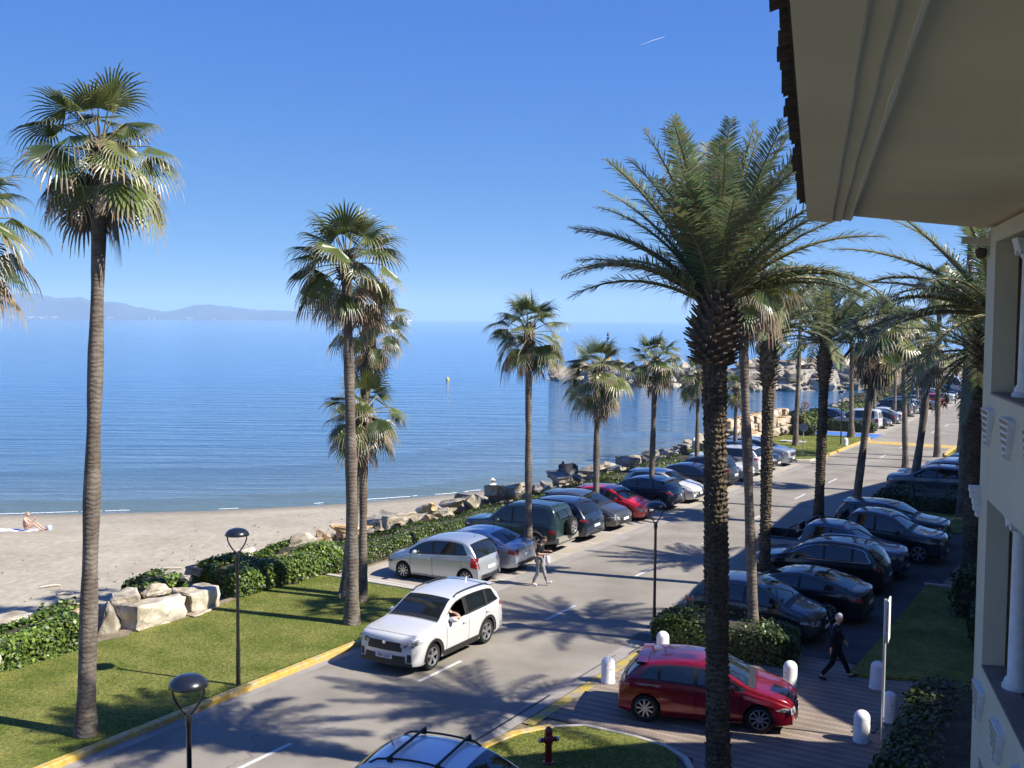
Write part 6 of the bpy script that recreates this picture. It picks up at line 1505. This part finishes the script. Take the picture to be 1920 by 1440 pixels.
# contrail
d_ = Vector(((1215 - 960) / 2000, 1, (601 - 86) / 2000)).normalized(); c = Vector((0, 0, 9)) + d_ * 16500; rt = Vector((1, 0, 0)); 
mb = MB(); mb.tube([c - rt * 170 - Vector((0, 0, 55)), c + Vector((0, 0, 10)), c + rt * 170 + Vector((0, 0, 62))], [2, 6, 4], n=6); tag(mb.build('contrail', pmat('ice_cloud', (.9, .92, .95), 1.0)), 'short thin white aeroplane trail high in the blue sky', 'contrail')
# ================================================================ PEOPLE
def skin_mesh(name, V, Ed, mat, parent, sub=2, root_i=0):
    me = bpy.data.meshes.new(name); me.from_pydata([v[0] for v in V], Ed, []); o = bpy.data.objects.new(name, me); COL.objects.link(o)
    m = o.modifiers.new('skin', 'SKIN'); m.use_smooth_shade = True
    for i, v in enumerate(V):
        r_ = v[1]; me.skin_vertices[0].data[i].radius = (r_, r_) if not isinstance(r_, tuple) else r_
    for d in me.skin_vertices[0].data: d.use_root = False
    me.skin_vertices[0].data[root_i].use_root = True
    m2 = o.modifiers.new('sub', 'SUBSURF'); m2.levels = sub; m2.render_levels = sub
    bpy.context.view_layer.update(); dg = bpy.context.evaluated_depsgraph_get(); nm = bpy.data.meshes.new_from_object(o.evaluated_get(dg))
    bpy.data.objects.remove(o); bpy.data.meshes.remove(me)
    nm.name = name; nm.materials.clear(); nm.materials.append(mat); nm.polygons.foreach_set('use_smooth', [True] * len(nm.polygons))
    o = bpy.data.objects.new(name, nm); COL.objects.link(o); o.parent = parent; return o
M['skin'] = pmat('skin', (.50, .30, .21), .55, spec=.35); M['skin_s'] = pmat('sunburnt_skin', (.56, .33, .24), .5)
def cloth(name, c, **k): return pmat(name, c, .9, spec=.15, var=.1, vscale=6, **k)
def person(loc, rz, label, J, hair, top, bottom, shoes, sleeves=True, long_sleeve=False, skin='skin', hat=None, coat=0.0, legs=True, group=None):
    root = empty('person', loc, rz, label, 'person', group); V = Vector
    P_ = {k: V(v) for k, v in J.items()}
    pts = ['pelvis', 'belly', 'chest', 'neck', 'headb']; rad = [.125, .115, .135, .052, .06]
    vs = [(P_[k], r_) for k, r_ in zip(pts, rad)]; ed = [(0, 1), (1, 2), (2, 3), (3, 4)]
    def chain(frm, ks, rs):
        nonlocal vs, ed
        a = frm
        for k, r_ in zip(ks, rs):
            vs.append((k if isinstance(k, Vector) else P_[k], r_)); ed.append((a, len(vs) - 1)); a = len(vs) - 1
        return a
    for s in 'LR':
        a = chain(2, ['sh' + s, 'el' + s, 'wr' + s], [.055, .042, .028])
        w_, e_ = P_['wr' + s], P_['el' + s]; d = (w_ - e_).normalized(); up = V((0, 0, 1)); sd = d.cross(up).normalized() * (1 if s == 'L' else -1); nn = sd.cross(d)
        a = chain(a, [w_ + d * .075], [(.038, .022)])
        for q in range(4):
            b0 = w_ + d * .10 + sd * (.028 - .0185 * q); l = (.055, .065, .06, .045)[q]; cr_ = V((0, 0, -.02))
            chain(a, [b0 + d * .01, b0 + d * l * .6 + cr_ * .4, b0 + d * l + cr_ * 1.3], [.010, .009, .007])
        chain(a, [w_ + d * .06 + sd * .045, w_ + d * .10 + sd * .062 + V((0, 0, -.012))], [.011, .009])
        if legs:
            f = P_['to' + s] - P_['an' + s]
            chain(0, ['hp' + s, 'kn' + s, 'an' + s, 'to' + s], [.088, .056, .04, .035])
    skin_mesh('body', vs, ed, M[skin], root)
    # head with face
    h = P_['head']; hd = (P_['look'] - h).normalized() if 'look' in P_ else V((1, 0, 0)); up = V((0, 0, 1)); up = (up - hd * up.dot(hd)).normalized(); sd = up.cross(hd)
    def at(a, b, c): return h + hd * a + sd * b + up * c
    mb = MB(); rows = []
    for i in range(13):
        t = math.pi * i / 12; z = math.cos(t); r_ = math.sin(t); row = []
        for j in range(17):
            a = 2 * math.pi * j / 16; x = math.cos(a) * r_; y = math.sin(a) * r_
            k = 1 + (.0 if z > 0 else -.16 * z * z * 1.4); x2 = .094 * x * (1 if x > 0 else 1.08); y2 = .074 * y * (1 - .22 * max(0, -z)); z2 = .118 * z
            row.append(at(x2 + (.012 if z < -.3 and x > .3 else 0), y2, z2))
        rows.append(row)
    mb.grid(rows); 
    ns = [at(.088, 0, .015), at(.094, .015, -.022), at(.094, -.015, -.022), at(.122, 0, -.02), at(.09, 0, -.032)]
    mb.add(ns, [(0, 1, 3), (0, 3, 2), (1, 4, 3), (2, 3, 4)])
    for s in (-1, 1): mb.tube([at(0, s * .072, .02), at(-.006, s * .085, 0), at(0, s * .075, -.028)], [.012, .016, .01], n=6)
    hm = mb.build('head', M[skin], root, smooth=True)
    mb = MB()
    for s in (-1, 1): mb.lathe([(.0, .0), (.012, .0), (.0, .004)], tuple(at(.092, s * .03, .012)), n=6, axis='x')
    mb.tube([at(.088, -.022, -.058), at(.096, 0, -.060), at(.088, .022, -.058)], .004, n=4); mb.build('eyes_and_mouth', M['ink'], hm)
    mb = MB(); rows = []
    for i in range(8):
        t = math.pi * .62 * i / 7; z = math.cos(t); r_ = math.sin(t); row = []
        for j in range(17):
            a = 2 * math.pi * j / 16; x = math.cos(a) * r_; y = math.sin(a) * r_
            f = 0 if (x > .25 and z < .55) else 1; q = 1.09 if f else .93; row.append(at(.098 * x * q - .006, .078 * y * q, .122 * z * q + .004))
        rows.append(row)
    mb.grid(rows); mb.build('hair', hair, root, smooth=True)
    if hat:
        mb = MB(); c = at(0, 0, .07)
        mb.lathe([(.0, .10), (.07, .09), (.095, .03), (.10, .0), (.19, -.015), (.20, -.02), (.19, -.025), (.09, -.01)], tuple(c), n=18); mb.build('hat', hat, root, smooth=True)
    # clothes follow the same joints with a little more radius
    if top:
        vs = [(P_['pelvis'].lerp(P_['belly'], .25), .150 + coat), (P_['belly'], .138 + coat * .6), (P_['chest'], .158 + coat * .4), (P_['neck'].lerp(P_['chest'], .35), .075)]; ed = [(0, 1), (1, 2), (2, 3)]
        if coat: vs.append((P_['pelvis'] + V((0, 0, -.28)), .155 + coat)); ed.append((0, 4))
        for s in 'LR':
            if sleeves: chain(2, ['sh' + s, P_['sh' + s].lerp(P_['el' + s], .85 if not long_sleeve else 1.0)] + ([P_['wr' + s]] if long_sleeve else []), [.075, .062, .045])
        skin_mesh('shirt' if not coat else 'coat', vs, ed, top, root)
    if bottom:
        vs = [(P_['pelvis'], .138)]; ed = []
        for s in 'LR': chain(0, ['hp' + s, P_['hp' + s].lerp(P_['kn' + s], .5), 'kn' + s, P_['kn' + s].lerp(P_['an' + s], .9)], [.102, .09, .074, .06])
        skin_mesh('trousers', vs, ed, bottom, root)
    if shoes and legs:
        for s in 'LR':
            a, t_ = P_['an' + s], P_['to' + s]; d = (t_ - a).normalized(); skin_mesh('shoe', [(a - d * .04 + V((0, 0, -.02)), .045), (a.lerp(t_, .5) + V((0, 0, -.01)), .045), (t_ + d * .03, .036)], [(0, 1), (1, 2)], shoes, root)
    return root
black_t = cloth('black_tshirt', (.012, .013, .018)); camo = cloth('grey_camo', (.36, .36, .34), col2=(.12, .12, .12), mscale=9); wshoe = cloth('white_trainers', (.62, .62, .60))
person((.98, 36.45, .01), R(-18), 'man in black T-shirt and patterned trousers walking past the silver saloon with his phone',
    dict(pelvis=(0, 0, .99), belly=(.01, 0, 1.13), chest=(.05, 0, 1.33), neck=(.10, 0, 1.49), headb=(.14, 0, 1.54), head=(.17, 0, 1.62), look=(.5, -.02, 1.38),
         shL=(.06, .18, 1.42), elL=(.06, .25, 1.16), wrL=(.30, .14, 1.20), shR=(.06, -.18, 1.42), elR=(.04, -.25, 1.15), wrR=(.28, -.12, 1.14),
         hpL=(.0, .09, .94), knL=(.14, .10, .52), anL=(.27, .10, .10), toL=(.41, .11, .14), hpR=(0, -.09, .94), knR=(0, -.10, .50), anR=(-.20, -.10, .09), toR=(-.06, -.11, .04)),
    cloth('short_dark_hair', (.06, .045, .035)), black_t, camo, wshoe)
mb = MB(); mb.box((1.30, 36.40, 1.24), (.08, .012, .15), rz=R(70)); tag(mb.build('phone', M['ink']), 'dark phone held by the walking man', 'phone')
mb = MB(); mb.lathe([(.0, -.20), (.06, -.18), (.09, -.06), (.08, .08), (.03, .15), (.02, .18)], (1.27, 36.27, .97), n=12); tag(mb.build('carrier_bag', pmat('white_plastic_bag', (.72, .72, .74), .5, bump=.03, bscale=9), smooth=True), 'white plastic bag hanging from the hand of the walking man', 'bag')
coat_m = cloth('dark_coat', (.012, .014, .022)); dk = cloth('dark_trousers', (.012, .012, .016)); grey_h = cloth('grey_hair', (.42, .40, .38))
person((8.33, 26.9, .01), R(-12), 'grey haired man in a dark coat striding through the shade near the lawn',
    dict(pelvis=(0, 0, .95), belly=(.01, 0, 1.10), chest=(.03, 0, 1.31), neck=(.05, 0, 1.48), headb=(.07, 0, 1.53), head=(.09, 0, 1.61), look=(.5, -.25, 1.52),
         shL=(.03, .18, 1.41), elL=(.10, .24, 1.15), wrL=(.24, .2, .98), shR=(.03, -.18, 1.41), elR=(-.10, -.24, 1.15), wrR=(-.12, -.24, .9),
         hpL=(0, .09, .9), knL=(.22, .1, .50), anL=(.40, .1, .11), toL=(.54, .11, .13), hpR=(0, -.09, .9), knR=(-.06, -.1, .48), anR=(-.36, -.1, .10), toR=(-.24, -.11, .04)),
    grey_h, coat_m, dk, dk, long_sleeve=True, coat=.03)
# woman sunbathing (sits, knees up, phone in hand)
sx_, sy_ = -23.55, 51.3; bz = SEA + .075 * wl_dist(sx_, sy_); bz = min(bz, -1.0)
person((sx_, sy_, bz + .02), R(5), 'woman in pale bikini sitting on a white beach towel, looking at her phone',
    dict(pelvis=(0, 0, .13), belly=(-.06, 0, .28), chest=(-.05, 0, .50), neck=(.02, 0, .66), headb=(.05, 0, .71), head=(.08, 0, .79), look=(.5, -.1, .68),
         shL=(-.03, .17, .58), elL=(.14, .22, .36), wrL=(.34, .10, .52), shR=(-.03, -.17, .58), elR=(.16, -.2, .34), wrR=(.36, -.08, .56),
         hpL=(.04, .09, .13), knL=(.46, .12, .34), anL=(.78, .12, .06), toL=(.90, .13, .05), hpR=(.04, -.09, .13), knR=(.44, -.12, .32), anR=(.74, -.13, .06), toR=(.86, -.14, .05)),
    cloth('blonde_hair', (.42, .30, .16)), None, None, None, skin='skin_s')
mb = MB(); rows = [[Vector((sx_ - 1.7 + 2.3 * i / 12, sy_ - .35 + .75 * j / 5, bz + .025 + .012 * math.sin(i * 2 + j))) for j in range(6)] for i in range(13)]
mb.grid(rows, flip=True); tag(mb.build('towel', pmat('white_towel', (.80, .81, .86), .95), smooth=True), 'white beach towel spread under the sunbathing woman', 'towel')
mb = MB(); mb.lathe([(.12, 0), (.14, .12), (.11, .2), (.05, .24)], (sx_ + .98, sy_ + .3, bz + .01), n=10); tag(mb.build('beach_bag', pmat('pale_blue_cloth', (.45, .52, .66), .9), smooth=True), 'small pale blue beach bag beside the sunbathing woman', 'bag')
mb = MB(); mb.tube([(-8.9, 45.6, -.93), (-8.5, 45.7, -.85), (-8.1, 45.75, -.93)], [.05, .14, .05], n=8, sq=.5); tag(mb.build('cloth_heap', pmat('orange_cloth', (.52, .16, .07), .9), smooth=True), 'small orange cloth lying on the sand above the ivy hedge', 'cloth')
hx, hy = -1.08, 62.2; hz_ = min(SEA + .075 * max(0, wl_dist(hx, hy)), -1.0)
SIT = dict(pelvis=(0, 0, .13), belly=(-.03, 0, .28), chest=(0, 0, .50), neck=(.03, 0, .66), headb=(.05, 0, .71), head=(.06, 0, .80), look=(.6, .1, .75),
         shL=(0, .17, .58), elL=(.12, .22, .36), wrL=(.30, .14, .30), shR=(0, -.17, .58), elR=(.12, -.2, .36), wrR=(.30, -.10, .30),
         hpL=(.04, .09, .13), knL=(.42, .12, .38), anL=(.66, .12, .06), toL=(.80, .13, .05), hpR=(.04, -.09, .13), knR=(.42, -.12, .38), anR=(.64, -.13, .06), toR=(.78, -.14, .05))
person((hx, hy, -1.05), R(120), 'person in pale sun hat and light shirt sitting by the boulders', SIT, cloth('brown_hair', (.08, .05, .03)), cloth('pale_shirt', (.55, .58, .62)), dk, dk, hat=pmat('straw_hat', (.66, .60, .45), .9))
person((3.05, 62.6, -.05), R(100), 'person with dark hair sitting behind the black cloth on the boulders', SIT, cloth('black_hair', (.015, .012, .01)), black_t, dk, dk)
mb = MB(); rows = []
for i in range(11):
    row = []
    for j in range(7):
        u, v = i / 10, j / 6; row.append((2.75 + 1.15 * u, 61.6 + .55 * v - .25 * math.sin(math.pi * u), .12 + .75 * v * (.75 + .25 * math.sin(math.pi * u)) - .05 * math.sin(9 * u + v * 4)))
    rows.append(row)
mb.grid(rows); g2 = [[(a, b + .03, c) for a, b, c in r_] for r_ in rows]; mb.grid(g2, flip=True)
tag(mb.build('black_cloth', pmat('black_tarpaulin', (.012, .012, .013), .6, bump=.03, bscale=4), smooth=True), 'black cloth screen draped over the boulders by the sea', 'cloth')
# driver of the white SUV: seated, arm on the open window
car = PROTO['suv_open']; bpy.context.view_layer.update(); mw = car.matrix_world
dp = mw @ Vector((.02, .45, .60))
person(tuple(dp), car.rotation_euler.z, 'driver in pink patterned shirt leaning an arm out of the white SUV window',
    dict(pelvis=(-.05, 0, .10), belly=(-.05, 0, .25), chest=(.0, .04, .46), neck=(.03, .05, .62), headb=(.05, .05, .66), head=(.07, .06, .74), look=(.6, .2, .70),
         shL=(.0, .24, .53), elL=(.10, .47, .50), wrL=(.36, .45, .56), shR=(.0, -.14, .53), elR=(.16, -.18, .36), wrR=(.38, -.05, .42)),
    cloth('fair_hair', (.30, .20, .11)), cloth('pink_patterned_shirt', (.60, .36, .32), col2=(.35, .16, .15), mscale=22), None, None, long_sleeve=False, legs=False)
# ---------------------------------------------------------------- air over the bay
hm = bpy.data.materials.new('sea_haze'); hm.use_nodes = True; nt = hm.node_tree
for n in list(nt.nodes): nt.nodes.remove(n)
out = nt.nodes.new('ShaderNodeOutputMaterial'); pv = nt.nodes.new('ShaderNodeVolumePrincipled'); pv.inputs['Density'].default_value = 1.1e-4
pv.inputs['Color'].default_value = (.60, .82, 1.0, 1); pv.inputs['Anisotropy'].default_value = 0.0; nt.links.new(pv.outputs[0], out.inputs['Volume'])
mb = MB(); mb.box((0, 4000, 123), (26500, 20000, 254.5)); hz = mb.build('haze', hm); tag(hz, kind='stuff')
S.cycles.volume_bounces = 1
